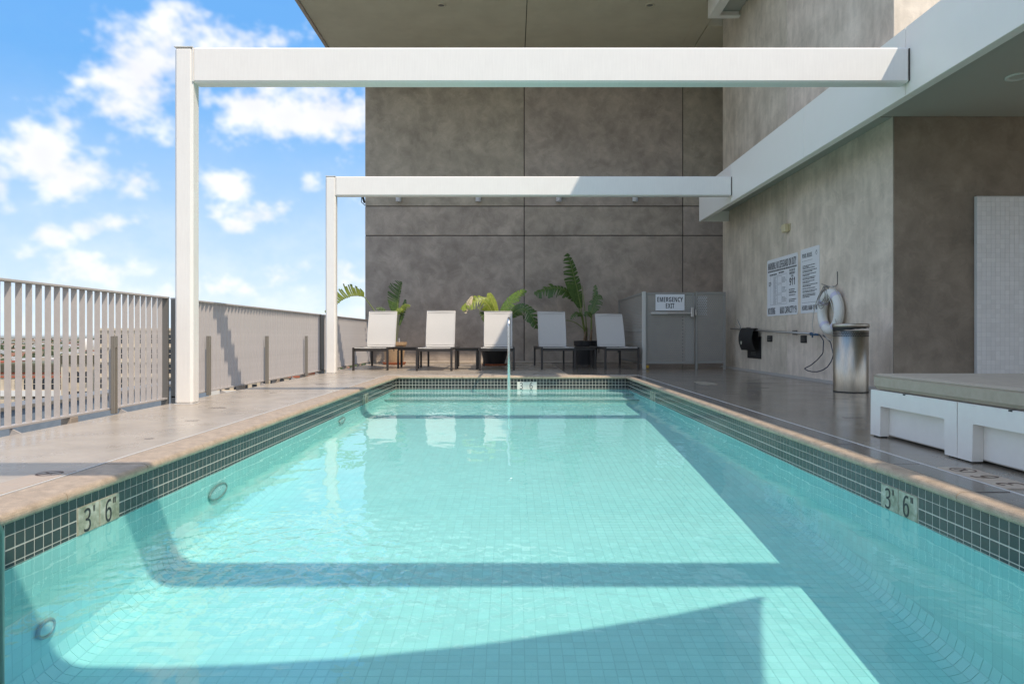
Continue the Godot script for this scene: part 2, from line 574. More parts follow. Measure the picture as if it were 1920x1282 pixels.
const CLOUDS := [
	[-28.1, 18.4, 2.91, 2.80, 1.00], [-29.5, 15.9, 1.67, 1.60, 0.90], [-26.5, 19.7, 1.59, 2.45, 0.90], [-24.8, 22.2, 3.09, 1.54, 0.75], [-21.2, 22.0, 2.68, 1.41, 0.75], [-18.7, 22.1, 1.19, 0.72, 0.80],
	[-31.3, 18.6, 0.58, 0.61, 0.60], [-31.9, 17.2, 0.44, 0.61, 0.55], [-20.6, 17.4, 2.32, 1.50, 0.95], [-17.9, 16.7, 2.40, 1.92, 0.90], [-14.6, 17.5, 2.89, 2.13, 1.00], [-13.0, 15.7, 1.46, 1.59, 0.95],
	[-18.7, 15.5, 1.19, 0.97, 0.80], [-34.2, 12.0, 1.81, 1.74, 1.00], [-32.7, 11.0, 1.72, 1.61, 0.95], [-32.7, 14.7, 0.94, 0.97, 0.75], [-35.4, 12.0, 0.73, 0.86, 0.60], [-30.6, 11.2, 1.96, 1.46, 0.80],
	[-28.5, 11.6, 2.04, 1.30, 0.90], [-29.0, 10.5, 1.35, 0.93, 0.80], [-33.7, 6.9, 1.16, 0.72, 0.95], [-31.4, 7.6, 1.12, 0.74, 0.90], [-29.8, 8.1, 1.33, 0.67, 0.80], [-28.4, 8.4, 0.61, 0.53, 0.70],
	[-21.6, 8.3, 1.22, 0.72, 0.95], [-19.9, 9.2, 1.75, 0.89, 0.95], [-18.3, 9.9, 0.99, 0.73, 0.80], [-22.5, 11.4, 2.26, 0.94, 0.75], [-16.5, 11.6, 0.89, 0.97, 0.75], [-16.5, 10.4, 0.73, 0.74, 0.70],
	[-23.3, 9.2, 0.93, 0.79, 0.60], [-31.9, 4.8, 3.81, 0.89, 0.72], [-34.7, 5.4, 1.79, 0.72, 0.60], [-17.7, 4.8, 2.20, 0.92, 0.80], [-13.8, 5.1, 1.66, 1.19, 0.75], [-21.8, 3.7, 4.56, 0.82, 0.60],
	[-36.3, 10.0, 0.52, 1.21, 0.90], [-36.1, 8.3, 0.72, 0.52, 0.70], [-30.1, 14.2, 1.32, 0.90, 0.50], [-26.9, 13.9, 0.88, 0.74, 0.50], [-24.0, 17.5, 0.74, 1.10, 0.70],
]

func setting_the_view() -> void:
	var cam := Camera3D.new()
	cam.name = "camera"
	cam.projection = Camera3D.PROJECTION_FRUSTUM
	cam.near = 0.05
	cam.far = 12000.0
	cam.size = 2.0 * 0.05 * 641.0 / 1300.0
	cam.frustum_offset = Vector2(0.0, -0.05 * 11.5 / 1300.0)
	cam.keep_aspect = Camera3D.KEEP_HEIGHT
	cam.position = Vector3(0, EYE, 0)
	add_child(cam)
	cam.current = true

	var env := Environment.new()
	env.background_mode = Environment.BG_SKY
	var sky := Sky.new()
	var sm := PanoramaSkyMaterial.new()
	sm.panorama = make_sky()
	sm.energy_multiplier = 1.2
	sky.sky_material = sm
	env.sky = sky
	env.background_energy_multiplier = 1.0
	env.tonemap_mode = Environment.TONE_MAPPER_LINEAR
	env.tonemap_exposure = 1.11
	env.sdfgi_enabled = true
	env.ssao_enabled = true
	env.ssil_enabled = true
	var we := WorldEnvironment.new()
	we.name = "world_environment"
	we.environment = env
	add_child(we)

	var sun := DirectionalLight3D.new()
	sun.name = "sun"
	sun.light_color = Color(1.0, 0.945, 0.87)
	sun.light_energy = 1.02
	sun.light_angular_distance = 0.5
	sun.shadow_enabled = true
	add_child(sun)
	sun.look_at_from_position(Vector3.ZERO, -Vector3(KX, 1.0, KZ), Vector3.UP)

# ---------------------------------------------------------------- the pool
func floor_y(d: float) -> float:
	var k := [[0.0, -0.80], [1.6, -0.78], [2.5, -0.72], [3.5, -0.63], [4.5, -0.56], [6.0, -0.47], [8.0, -0.37], [10.0, -0.335], [14.0, -0.33]]
	for i in range(1, k.size()):
		if d <= k[i][0]:
			return lerpf(k[i - 1][1], k[i][1], (d - k[i - 1][0]) / (k[i][0] - k[i - 1][0]))
	return -0.33

# half of the pool's cross-section from the wall's foot out to the floor: [x, y, outward normal]
func section(fy: float, rc: float, steps: int) -> Array:
	var out := [[WALL_X, fy + rc, Vector2(-1, 0)]]
	for i in range(1, steps + 1):
		var a := PI / 2.0 * i / steps
		out.append([WALL_X - rc + rc * cos(a), fy + rc - rc * sin(a), Vector2(-cos(a), sin(a))])
	return out

func tile_mesh(face: float, thick: float) -> ArrayMesh:
	# a square tile lying in its own xy plane, face towards +z, edges eased
	var st := new_st()
	var h := face / 2.0
	var b := 0.0006
	var f := [Vector3(-h + b, -h + b, thick), Vector3(h - b, -h + b, thick), Vector3(h - b, h - b, thick), Vector3(-h + b, h - b, thick)]
	var e := [Vector3(-h, -h, thick - b), Vector3(h, -h, thick - b), Vector3(h, h, thick - b), Vector3(-h, h, thick - b)]
	var g := [Vector3(-h, -h, -0.003), Vector3(h, -h, -0.003), Vector3(h, h, -0.003), Vector3(-h, h, -0.003)]
	quad(st, f[0], f[1], f[2], f[3], Vector3.BACK)
	for i in 4:
		var j := (i + 1) % 4
		var o: Vector3 = (e[i] + e[j]) * Vector3(1, 1, 0)
		quad(st, f[i], f[j], e[j], e[i], o + Vector3.BACK * h)
		quad(st, e[i], e[j], g[j], g[i], o)
	return st.commit()

func facing(normal: Vector3, up: Vector3, at: Vector3, scale := Vector3.ONE) -> Transform3D:
	var x := up.cross(normal).normalized()
	return Transform3D(Basis(x * scale.x, normal.cross(x).normalized() * scale.y, normal * scale.z), at)

func build_pool() -> void:
	var rc := 0.10
	var tm := tile_mesh(0.0486, 0.0006)
	var dm := tile_mesh(0.0462, 0.0012)
	var pool := holder("pool_basin")
	# the bed of grout behind the tiles, walls and floor in one skin
	var st := new_st()
	st.set_smooth_group(0)
	var ds := []
	var d := NEAR_D
	while d < FAR_D + 0.001:
		ds.append(d)
		d += 0.15
	ds[ds.size() - 1] = FAR_D + 0.01
	for i in ds.size() - 1:
		for s in [-1.0, 1.0]:
			var a := section(floor_y(ds[i]) - 0.001, rc, 12)
			var b := section(floor_y(ds[i + 1]) - 0.001, rc, 12)
			a.push_front([WALL_X, -0.215, Vector2(-1, 0)])
			b.push_front([WALL_X, -0.215, Vector2(-1, 0)])
			a.append([0.0, floor_y(ds[i]), Vector2(0, 1)])
			b.append([0.0, floor_y(ds[i + 1]), Vector2(0, 1)])
			for k in a.size() - 1:
				var n: Vector2 = a[k][2] + a[k + 1][2]
				quad(st, Vector3(s * a[k][0], a[k][1], -ds[i]), Vector3(s * a[k + 1][0], a[k + 1][1], -ds[i]), Vector3(s * b[k + 1][0], b[k + 1][1], -ds[i + 1]), Vector3(s * b[k][0], b[k][1], -ds[i + 1]), Vector3(s * n.x, n.y, 0))
	for dd in [NEAR_D, FAR_D + 0.01]:
		quad(st, Vector3(-WALL_X, -0.215, -dd), Vector3(WALL_X, -0.215, -dd), Vector3(WALL_X, -0.85, -dd), Vector3(-WALL_X, -0.85, -dd), Vector3(0, 0, -1 if dd < 1.0 else 1))
	st.generate_normals()
	part("grout_bed", st.commit(), M.grout_pool, pool)
	# pool tiles: floor, rounded foot and walls
	var floor_at := []
	var foot_at := []
	var wall_at := []
	# the wobble of refraction put into the layout: courses wander by a few millimetres
	var wander := FastNoiseLite.new()
	wander.seed = 44
	wander.noise_type = FastNoiseLite.TYPE_SIMPLEX_SMOOTH
	wander.frequency = 1.0
	wander.fractal_octaves = 2
	d = NEAR_D + 0.04
	while d < FAR_D - 0.02:
		var fy := floor_y(d)
		var slope := (floor_y(d + 0.05) - floor_y(d - 0.05)) / 0.1
		var n := Vector3(0, 1, slope).normalized()
		var half := int((WALL_X - rc) / TILE)
		for i in range(-half, half):
			floor_at.append(facing(n, Vector3(0, 0, -1), Vector3((i + 0.5) * (WALL_X - rc) / half + 0.0045 * wander.get_noise_2d(i * 0.10, d * 1.8), fy, -d + 0.0045 * wander.get_noise_2d(i * 0.10 + 90.0, d * 1.8))))
		for s in [-1.0, 1.0]:
			for k in 3:
				var a := PI / 2.0 * (k + 0.5) / 3.0
				foot_at.append(facing(Vector3(-s * cos(a), sin(a), slope * sin(a)).normalized(), Vector3(0, slope, -1), Vector3(s * (WALL_X - rc + (rc - 0.0035) * cos(a)), fy + rc - (rc - 0.0035) * sin(a), -d)))
			var y := -0.2075 - TILE / 2.0
			while y > fy + rc - 0.01:
				wall_at.append(facing(Vector3(-s, 0, 0), Vector3.UP, Vector3(s * WALL_X, y + 0.003 * wander.get_noise_2d(d * 1.8, y * 7.0 + s * 30.0), -d + 0.005 * wander.get_noise_2d(d * 1.8 + 60.0, y * 7.0 + s * 30.0))))
				y -= TILE
		d += TILE
	var x := -WALL_X + TILE / 2.0
	while x < WALL_X:
		for k in 2:
			wall_at.append(facing(Vector3.BACK, Vector3.UP, Vector3(x, -0.233 - k * TILE, -FAR_D - 0.008)))
		x += TILE
	lay("floor_tile", tm, floor_at, pool, 280, "pool", Vector3(0, 0, -1.75))
	lay("foot_tile", tm, foot_at, pool, 120, "pool", Vector3(0, 0, -2.2))
	lay("wall_tile", tm, wall_at, pool, 280, "pool", Vector3(0, 0, -2.2))
	# the dark band of mosaic at the waterline
	var band := holder("waterline_band")
	var bst := new_st()
	for s in [-1.0, 1.0]:
		add_dbox(bst, minf(s * WALL_X, s * (WALL_X + 0.04)), maxf(s * WALL_X, s * (WALL_X + 0.04)), -0.2075, -0.001, NEAR_D, FAR_D + 0.05)
	add_dbox(bst, -WALL_X, WALL_X, -0.2075, -0.001, FAR_D, FAR_D + 0.04)
	part("grout_bed", bst.commit(), M.grout_pale, band)
	var dark_at := []
	var markers := [[-1.0, 2.8636], [1.0, 3.0668], [-1.0, 8.350], [1.0, 8.7056]]
	var rows := [-0.0660, -0.1150, -0.1665, -0.1990]
	d = NEAR_D + 0.03 + TILE * 0.5
	while d < FAR_D - 0.02:
		for s in [-1.0, 1.0]:
			for r in rows.size():
				var covered := false
				for m in markers:
					covered = covered or (m[0] == s and r >= 1 and d > m[1] - 0.01 and d < m[1] + 0.315)
				if not covered:
					dark_at.append(facing(Vector3(-s, 0, 0), Vector3.UP, Vector3(s * WALL_X, rows[r], -d), Vector3(1, 0.24 if r == 3 else 0.99, 1)))
		d += TILE
	x = -WALL_X + TILE * 0.5
	while x < WALL_X - 0.01:
		for r in rows.size():
			if not (r >= 1 and x > 0.075 and x < 0.39):
				dark_at.append(facing(Vector3.BACK, Vector3.UP, Vector3(x, rows[r], -FAR_D), Vector3(1, 0.24 if r == 3 else 0.99, 1)))
		x += TILE
	lay("waterline_tile", dm, dark_at, band, 290, "dark", Vector3(0, 0, -2.2))
	# depth markers set into the band: two pale tiles each
	var mk := box(Vector3(-0.0745, -0.058, -0.01), Vector3(0.0745, 0.058, 0.005), 0.002)
	var sides := ["left", "right", "left", "right"]
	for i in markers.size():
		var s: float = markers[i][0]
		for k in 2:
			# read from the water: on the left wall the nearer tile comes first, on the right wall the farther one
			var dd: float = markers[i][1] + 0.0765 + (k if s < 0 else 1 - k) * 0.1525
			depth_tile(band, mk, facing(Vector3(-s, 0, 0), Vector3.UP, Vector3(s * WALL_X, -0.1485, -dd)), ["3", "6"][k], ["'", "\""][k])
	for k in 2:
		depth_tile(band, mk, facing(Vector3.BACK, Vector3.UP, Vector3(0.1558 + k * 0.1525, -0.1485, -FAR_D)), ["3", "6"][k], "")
	# entry steps across the far end
	var stst := new_st()
	add_dbox(stst, -WALL_X + 0.004, WALL_X - 0.004, -0.5, -0.236, 10.20, FAR_D - 0.001, 0.01)
	add_dbox(stst, -WALL_X + 0.004, WALL_X - 0.004, -0.5, -0.275, 9.72, 10.195, 0.01)
	part("entry_step", stst.commit(), mat(lin(0.38, 0.725, 0.675), 0.5), pool)
	var edge := new_st()
	add_dbox(edge, -WALL_X + 0.01, WALL_X - 0.01, -0.248, -0.232, 10.185, 10.215)
	add_dbox(edge, -WALL_X + 0.01, WALL_X - 0.01, -0.287, -0.271, 9.705, 9.735)
	part("step_edge", edge.commit(), mat(lin(0.16, 0.36, 0.35), 0.5), pool)

func depth_tile(band: Node, mesh: Mesh, t: Transform3D, digit: String, mark: String) -> void:
	var o := part("marker_tile", mesh, M.marker if mark else M.marker_unshaded, band)
	o.transform = t
	write(o, "numeral", digit, 0.046, 0.098, M.ink, Transform3D(Basis(), Vector3(-0.012, -0.004, 0.0058)), false)
	if mark:
		write(o, "numeral", mark, 0.010 if mark == "'" else 0.020, 0.026, M.ink, Transform3D(Basis(), Vector3(0.034, 0.033, 0.0058)), true)

# tiles: those nearest the near end as pieces of their own, the rest as one scattering
func lay(called: String, mesh: Mesh, at: Array, parent: Node, singles: int, kind: String, near: Vector3) -> void:
	var seen := []
	var rest := []
	for t in at:
		var o: Vector3 = t.origin
		var dd := -o.z
		var depth := EYE - o.y
		if dd > 1.2 and absf(o.x) < dd * 0.745 and depth < dd * 0.515:
			seen.append([o.distance_squared_to(Vector3(0, EYE, 0)), t])
		else:
			rest.append(t)
	seen.sort_custom(func(a, b): return a[0] < b[0])
	for i in seen.size():
		if i >= singles:
			rest.append(seen[i][1])
	var variants := []
	for v in 4:
		var c := tone(kind)
		var m := mat(c.linear_to_srgb(), M.dark_tile.roughness if kind == "dark" else M.pool_tile.roughness)
		variants.append(m)
	for i in mini(singles, seen.size()):
		var o := part(called, mesh, variants[rng.randi() % 4], parent)
		var t: Transform3D = seen[i][1]
		o.transform = t.rotated_local(Vector3.UP, rnd(-0.006, 0.006)).rotated_local(Vector3.RIGHT, rnd(-0.006, 0.006))
	var colors := []
	for t in rest:
		colors.append(tone(kind))
	scatter(called + "_field", mesh, M.dark_tile if kind == "dark" else M.pool_tile, parent, rest, colors)

func tone(kind: String) -> Color:
	if kind == "dark":
		var v := rnd(0.7, 1.35)
		return Color(0.030 * v, 0.036 * v, 0.034 * v)
	var u := rnd(0.95, 1.04)
	return Color(0.29 * u, 0.735 * u, 0.685 * u)

func build_water() -> void:
	var wave := FastNoiseLite.new()
	wave.seed = 71
	wave.noise_type = FastNoiseLite.TYPE_SIMPLEX_SMOOTH
	wave.frequency = 1.0
	wave.fractal_octaves = 2
	var rip := FastNoiseLite.new()
	rip.seed = 72
	rip.noise_type = FastNoiseLite.TYPE_SIMPLEX_SMOOTH
	rip.frequency = 11.0
	rip.fractal_octaves = 3
	rip.domain_warp_enabled = true
	rip.domain_warp_amplitude = 0.12
	rip.domain_warp_frequency = 4.0
	# stirred by the return jets: [x, d, reach, height]
	var stir := [[-0.80, 2.65, 0.50, 2.6], [-0.25, 2.25, 0.40, 2.2], [0.35, 2.35, 0.30, 1.6], [-1.15, 2.2, 0.3, 1.2], [-0.7, 8.6, 1.2, 1.2], [0.7, 9.0, 0.9, 0.8], [1.0, 3.1, 0.35, 0.35], [0.9, 5.0, 0.7, 0.25], [0.0, 3.6, 0.5, 0.2], [1.25, 2.2, 0.5, 0.35]]
	var rows := []
	var d := NEAR_D
	while d < FAR_D:
		rows.append(d)
		d += 0.013 if d < 4.0 else 0.02 if d < 6.5 else 0.032
	rows.append(FAR_D)
	var nx := 250
	var v := PackedVector3Array()
	var hs := PackedFloat32Array()
	for dd in rows:
		for i in nx + 1:
			var x := -WALL_X + 2.0 * WALL_X * i / nx
			var amt := 0.05
			for s in stir:
				var q: float = ((x - s[0]) ** 2 + (dd - s[1]) ** 2) / (s[2] * s[2])
				if q < 5.0:
					amt += s[3] * exp(-q * 1.2)
			var y: float = wave.get_noise_2d(x * 1.6, dd * 1.1) * 0.0022 + wave.get_noise_2d(x * 5.0 + 40.0, dd * 4.0) * 0.0006
			y += rip.get_noise_2d(x, dd) * 0.0034 * amt
			hs.append(y)
			v.append(Vector3(x, WATER_Y + y, -dd))
	var nrm := PackedVector3Array()
	var w := nx + 1
	for j in rows.size():
		for i in w:
			var a := v[j * w + maxi(i - 1, 0)]
			var b := v[j * w + mini(i + 1, nx)]
			var c := v[maxi(j - 1, 0) * w + i]
			var e := v[mini(j + 1, rows.size() - 1) * w + i]
			nrm.append((b - a).cross(e - c).normalized())
	var idx := PackedInt32Array()
	for j in rows.size() - 1:
		for i in nx:
			var k := j * w + i
			idx.append_array([k, k + w, k + 1, k + 1, k + w, k + w + 1])
	var arr := []
	arr.resize(Mesh.ARRAY_MAX)
	arr[Mesh.ARRAY_VERTEX] = v
	arr[Mesh.ARRAY_NORMAL] = nrm
	arr[Mesh.ARRAY_INDEX] = idx
	var m := ArrayMesh.new()
	m.add_surface_from_arrays(Mesh.PRIMITIVE_TRIANGLES, arr)
	structure("water", m, M.water)

func build_deck() -> void:
	var st := new_st()
	add_dbox(st, -3.146, -1.999, -0.35, 0.0, -8.0, 11.0)
	add_dbox(st, -3.146, 0.9, -0.35, 0.0, 11.0, 16.4)
	add_dbox(st, -1.999, 1.999, -0.35, 0.0, -8.0, 0.45)
	var deck := structure("pool_deck", st.commit(), M.deck)
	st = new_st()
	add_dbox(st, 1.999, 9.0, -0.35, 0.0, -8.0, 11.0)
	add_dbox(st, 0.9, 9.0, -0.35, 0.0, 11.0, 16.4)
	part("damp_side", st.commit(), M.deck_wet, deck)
	# little stains and wet spots with ragged outlines
	for q in [[2.45, 7.4, 0.16, 0.05], [2.95, 8.3, 0.12, 0.06], [3.25, 6.9, 0.10, 0.05], [2.30, 9.6, 0.14, 0.07], [2.75, 10.4, 0.18, 0.08], [-2.55, 6.0, 0.07, 0.05], [-2.35, 5.1, 0.05, 0.03], [-2.62, 7.6, 0.05, 0.04], [-2.2, 4.2, 0.025, 0.02], [-2.45, 8.9, 0.10, 0.06], [-1.2, 11.4, 0.12, 0.05], [1.9, 11.5, 0.3, 0.10], [2.6, 5.3, 0.08, 0.05], [3.3, 9.2, 0.2, 0.07]]:
		var fan := PackedVector2Array()
		for i in 22:
			var r := rnd(0.6, 1.25)
			fan.append(Vector2(cos(TAU * i / 22) * q[2] * r, sin(TAU * i / 22) * q[3] * r))
		part("stain", prism(fan, -0.002, 0.0012), M.stain, deck, Vector3(q[0], 0.0, -q[1]), Vector3(-PI / 2.0, 0, rnd(-0.2, 0.2)))
	var js := new_st()
	for s in [-1.0, 1.0]:
		add_dbox(js, s * 1.9935 - 0.0045, s * 1.9935 + 0.0045, -0.05, 0.0035, 0.46, 10.985)
	add_dbox(js, -1.98, 1.98, -0.05, 0.0035, 10.985, 10.994)
	structure("deck_joint", js.commit(), M.sealant)
	# coping: one stone after another round the pool, each with a rounded nose over the water
	var prof := PackedVector2Array([Vector2(0.0, -0.045), Vector2(0.0, 0.0)])
	prof = PackedVector2Array()
	prof.append(Vector2(0.190, 0.002))
	prof.append(Vector2(0.012, 0.003))
	for i in 9:
		var a := PI / 2.0 + PI * i / 8.0
		prof.append(Vector2(0.0 + 0.026 * cos(a) + 0.004, -0.0205 + 0.0225 * sin(a)))
	prof.append(Vector2(0.03, -0.044))
	prof.append(Vector2(0.190, -0.044))
	for s in [-1.0, 1.0]:
		var cop := thing("pool_coping", "tan rounded stone edging along the fence side of the pool" if s < 0 else "damp dark stone edging on the lounge bed side of the pool", "pool coping")
		var k := 0
		var d := 2.755 - 0.61 * 4.0
		while d < 10.7:
			var e := minf(d + 0.606, FAR_D - 0.002)
			var out := PackedVector2Array()
			for p in prof:
				out.append(Vector2(s * (1.788 + p.x), p.y))
			var lift := rnd(-0.0008, 0.0008)
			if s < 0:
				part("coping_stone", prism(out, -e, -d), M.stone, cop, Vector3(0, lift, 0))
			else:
				# top colour darkened for both wet and shade, the nose kept as in sun
				var slab := part("coping_stone", dbox(1.845, 1.987, -0.044, 0.002, d + 0.003, e - 0.006, 0.003), M.wet_shaded_stone, cop, Vector3(0, lift, 0))
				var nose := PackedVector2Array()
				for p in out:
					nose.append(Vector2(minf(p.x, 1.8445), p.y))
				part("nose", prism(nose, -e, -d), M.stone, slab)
			d += 0.61
			k += 1
		d = 0
	var far := thing("pool_coping", "rounded stone edging across the far end of the pool below the loungers", "pool coping")
	var x := -1.985
	while x < 1.95:
		var e := minf(x + 0.61, 1.985)
		var out := PackedVector2Array()
		for p in prof:
			out.append(Vector2(p.x, p.y))
		var o := part("coping_stone", prism(out, -(e - x) / 2.0 + 0.0015, (e - x) / 2.0 - 0.0015), M.stone, far, Vector3((x + e) / 2.0, rnd(-0.0008, 0.0008), -FAR_D + 0.003), Vector3(0, PI / 2.0, 0))
		x = e
	# NO DIVING tile strips in the deck
	deck_marker(1.0, 3.27, 2.079, "tan deck tiles reading 3 6 with a no diving symbol beside the lounge bed")
	deck_marker(-1.0, 3.19, -2.079, "tan deck tile with a no diving symbol on the fence side")
	var dr := thing("deck_drain", "small grey drain cover in the edging at the far end", "drain", Vector3(-0.04 - 0.26, 0.004, -10.83))
	part("cover", cbox(Vector3(0.05, 0.012, 0.06), 0.003), M.fence_dark, dr)
	var sp := thing("bare_patch", "pale worn patch on the damp deck near the gate", "floor patch", Vector3(2.55, 0.002, -9.1))
	var fan := PackedVector2Array()
	for i in 18:
		var a := TAU * i / 18
		var r := rnd(0.75, 1.1)
		fan.append(Vector2(cos(a) * 0.13 * r, sin(a) * 0.36 * r))
	part("patch", prism(fan, -0.002, 0.0015), mat(lin(0.34, 0.29, 0.22), 0.6), sp, Vector3.ZERO, Vector3(-PI / 2.0, 0, 0))

func deck_marker(s: float, d0: float, x: float, label: String) -> void:
	var t := thing("depth_marker", label, "depth marker", Vector3(x, 0.0, -d0))
	var m := cbox(Vector3(0.148, 0.008, 0.1495), 0.0015)
	# lettering lies flat, its top towards the pool
	for k in 3:
		var o := part("tile", m, M.marker_deck, t, Vector3(0, 0.0005, 0.076 + 0.1525 * k))
		var flat := Transform3D(Basis(Vector3(0, 0, -s), Vector3(-s, 0, 0), Vector3(0, 1, 0)), Vector3(0, 0.0048, 0))
		if s < 0:
			flat = Transform3D(Basis(Vector3(0, 0, 1), Vector3(1, 0, 0), Vector3(0, 1, 0)), Vector3(0, 0.0048, 0))
		if k == 0:
			var st := new_st()
			var ring := []
			for i in 28:
				ring.append(Vector3(cos(TAU * i / 28) * 0.055, 0.0048, sin(TAU * i / 28) * 0.055))
			for i in 28:
				var a: Vector3 = ring[i]
				var b: Vector3 = ring[(i + 1) % 28]
				quad(st, a, b, b * Vector3(0.84, 1, 0.84), a * Vector3(0.84, 1, 0.84), Vector3.UP)
			add_box(st, Vector3(-0.05, -0.0005, -0.0045), Vector3(0.05, 0.0005, 0.0045), 0.0, Transform3D(Basis(Vector3.UP, PI / 4.0), Vector3(0, 0.0049, 0)))
			add_box(st, Vector3(-0.036, -0.0005, -0.0035), Vector3(0.02, 0.0005, 0.0035), 0.0, Transform3D(Basis(Vector3.UP, -PI / 5.0), Vector3(0, 0.0055, 0)))
			part("symbol", st.commit(), M.brown_ink, o)
		elif s > 0:
			write(o, "numeral", ["", "6", "3"][k], 0.056, 0.112, M.brown_ink, flat, false)

# ---------------------------------------------------------------- the building
func build_walls() -> void:
	# back wall: nine troweled panels with open joints on a backing
	var bw := thing("concrete_wall", "tall grey troweled concrete wall behind the loungers", "wall", Vector3(0, 0, -15.85))
	part("backing", box(Vector3(-3.355, 0.0, -0.35), Vector3(7.0, 6.80, -0.02)), M.joint, bw)
	var xs := [-3.36, 0.28, 3.91, 7.0]
	var ys := [0.0, 2.915, 3.587, 6.80]
	for i in 3:
		for j in 3:
			part("panel", box(Vector3(xs[i] + (0.0 if i == 0 else 0.009), ys[j] + (0.0 if j == 0 else 0.009), -0.34 if i == 0 else -0.022), Vector3(xs[i + 1] - 0.009, ys[j + 1] - (0.0 if j == 2 else 0.009), 0.0), 0.006), cast(M.back_wall), bw)
	part("skirting", box(Vector3(-3.3, 0.0, 0.001), Vector3(4.1, 0.05, 0.03), 0.01), M.deck, bw)
	# the right-hand block: side wall in three panels wide, and its end wall under the canopy
	var rw := thing("building_wing", "pale grey concrete wing on the right with signs and life ring", "building", Vector3(4.2, 0, -7.62))
	part("backing", box(Vector3(0.02, 0.0, -6.17), Vector3(7.8, 8.55, -0.02)), M.joint, rw)
	var zs := [0.0, -2.97, -6.18]
	for i in 2:
		part("panel", box(Vector3(0.0, 0.0, zs[i + 1] + (0.005 if i == 0 else 0.0)), Vector3(0.3, 8.55, zs[i] - (0.005 if i == 1 else 0.021)), 0.004), cast(M.side_wall), rw)
	part("end_wall", box(Vector3(0.0, 0.0, -0.02), Vector3(7.8, 3.2, 0.0), 0.004), M.end_wall, rw)
	part("end_wall", box(Vector3(0.0, 3.205, -0.02), Vector3(7.8, 8.55, 0.0), 0.004), M.side_wall, rw)
	var cst := new_st()
	quad(cst, Vector3(-0.001, 0.034, -6.18), Vector3(-0.001, 0.034, 0.0), Vector3(-0.07, 0.001, 0.0), Vector3(-0.07, 0.001, -6.18), Vector3(-1, 2, 0))
	quad(cst, Vector3(-0.001, 0.034, 0.0), Vector3(-0.001, 0.0, 0.0), Vector3(-0.07, 0.0, 0.0), Vector3(-0.07, 0.001, 0.0), Vector3(0, 0, 1))
	part("cove_strip", cst.commit(), M.cove, rw)
	# white tiled shower wall in front of the end wall
	var sh := thing("shower_wall", "white mosaic tiled wall panel at the right behind the lounge bed", "tiled wall", Vector3(5.08, 0, -7.60))
	part("slab", box(Vector3(0, 0, -0.015), Vector3(2.6, 2.15, 0.03), 0.003), mat(lin(0.66, 0.66, 0.64), 0.7), sh)
	var at := []
	var cols := []
	for i in 51:
		for j in 42:
			at.append(facing(Vector3.BACK, Vector3.UP, Vector3(0.027 + i * TILE, 0.027 + j * TILE, 0.0295)))
			var v := rnd(0.93, 1.03)
			cols.append(Color(0.82 * v, 0.81 * v, 0.79 * v))
	scatter("tile_field", tile_mesh(0.0475, 0.003), M.shower_tile, sh, at, cols)
	# lower canopy: fascia panels, lip, soffit
	var cn := thing("canopy", "long white canopy fascia on the right that the white frames meet", "canopy")
	part("core", dbox(3.645, 4.19, 3.03, 3.45, 7.64, 13.39), M.soffit_dark, cn)
	part("soffit", dbox(3.645, 9.0, 3.03, 3.45, -4.0, 7.61), M.soffit_dark, cn)
	var cuts := [-4.0, -1.0, 1.07, 3.7, 6.37, 8.6, 11.42, 13.4]
	for i in cuts.size() - 1:
		var st := new_st()
		add_dbox(st, 3.62, 3.644, 2.83, 3.457, cuts[i] + 0.004, cuts[i + 1] - 0.004, 0.003)
		add_dbox(st, 3.6445, 3.715, 2.831, 2.86, cuts[i] + 0.004, cuts[i + 1] - 0.004, 0.002)
		add_dbox(st, 3.716, 3.735, 2.86, 3.029, cuts[i] + 0.004, cuts[i + 1] - 0.004)
		part("fascia_panel", st.commit(), M.fascia, cn)
	part("end_panel", dbox(3.645, 4.19, 2.83, 3.029, 13.37, 13.4, 0.002), M.fascia, cn)
	part("shadow_gap", dbox(3.737, 3.76, 2.90, 3.028, -4.0, 13.36), M.joint, cn)
	var dl := thing("ceiling_downlight", "round recessed white downlight in the canopy ceiling at the right edge", "ceiling light", Vector3(4.70, 3.03, -6.43))
	part("trim_ring", lathe([Vector2(0.105, 0.0), Vector2(0.105, -0.012), Vector2(0.078, -0.012), Vector2(0.070, 0.0), Vector2(0.070, -0.001)], 36), mat(lin(0.70, 0.72, 0.66), 0.5), dl)
	part("reflector", lathe([Vector2(0.0, -0.002), Vector2(0.070, -0.003)], 36), mat(lin(0.5, 0.52, 0.45), 0.3), dl)
	# upper canopy, mostly out of the picture above
	var uc := thing("canopy", "white edged upper canopy whose far corner shows under the roof slab", "canopy")
	for seg in [[6.75, 9.6], [9.607, 12.8]]:
		var st := new_st()
		add_dbox(st, 3.62, 3.65, 6.48, 8.05, seg[0], seg[1], 0.003)
		add_dbox(st, 3.651, 3.80, 6.48, 6.505, seg[0], seg[1], 0.002)
		part("fascia_panel", st.commit(), M.fascia, uc)
	part("end_panel", dbox(3.80, 4.19, 6.48, 6.505, 12.70, 12.8, 0.002), M.fascia, uc)
	part("end_panel", dbox(3.652, 4.19, 6.506, 8.05, 12.775, 12.8), M.fascia, uc)
	part("end_panel", dbox(3.652, 4.19, 6.506, 8.05, 6.75, 6.775), M.fascia, uc)
	part("deck_plate", dbox(3.652, 4.19, 6.60, 8.03, 6.78, 12.77), M.soffit_dark, uc)
	# roof slab over the far end
	var rf := thing("roof_slab", "grey concrete roof overhang across the top of the scene", "roof")
	var cols2 := [-3.93, 0.279, 3.9, 7.0]
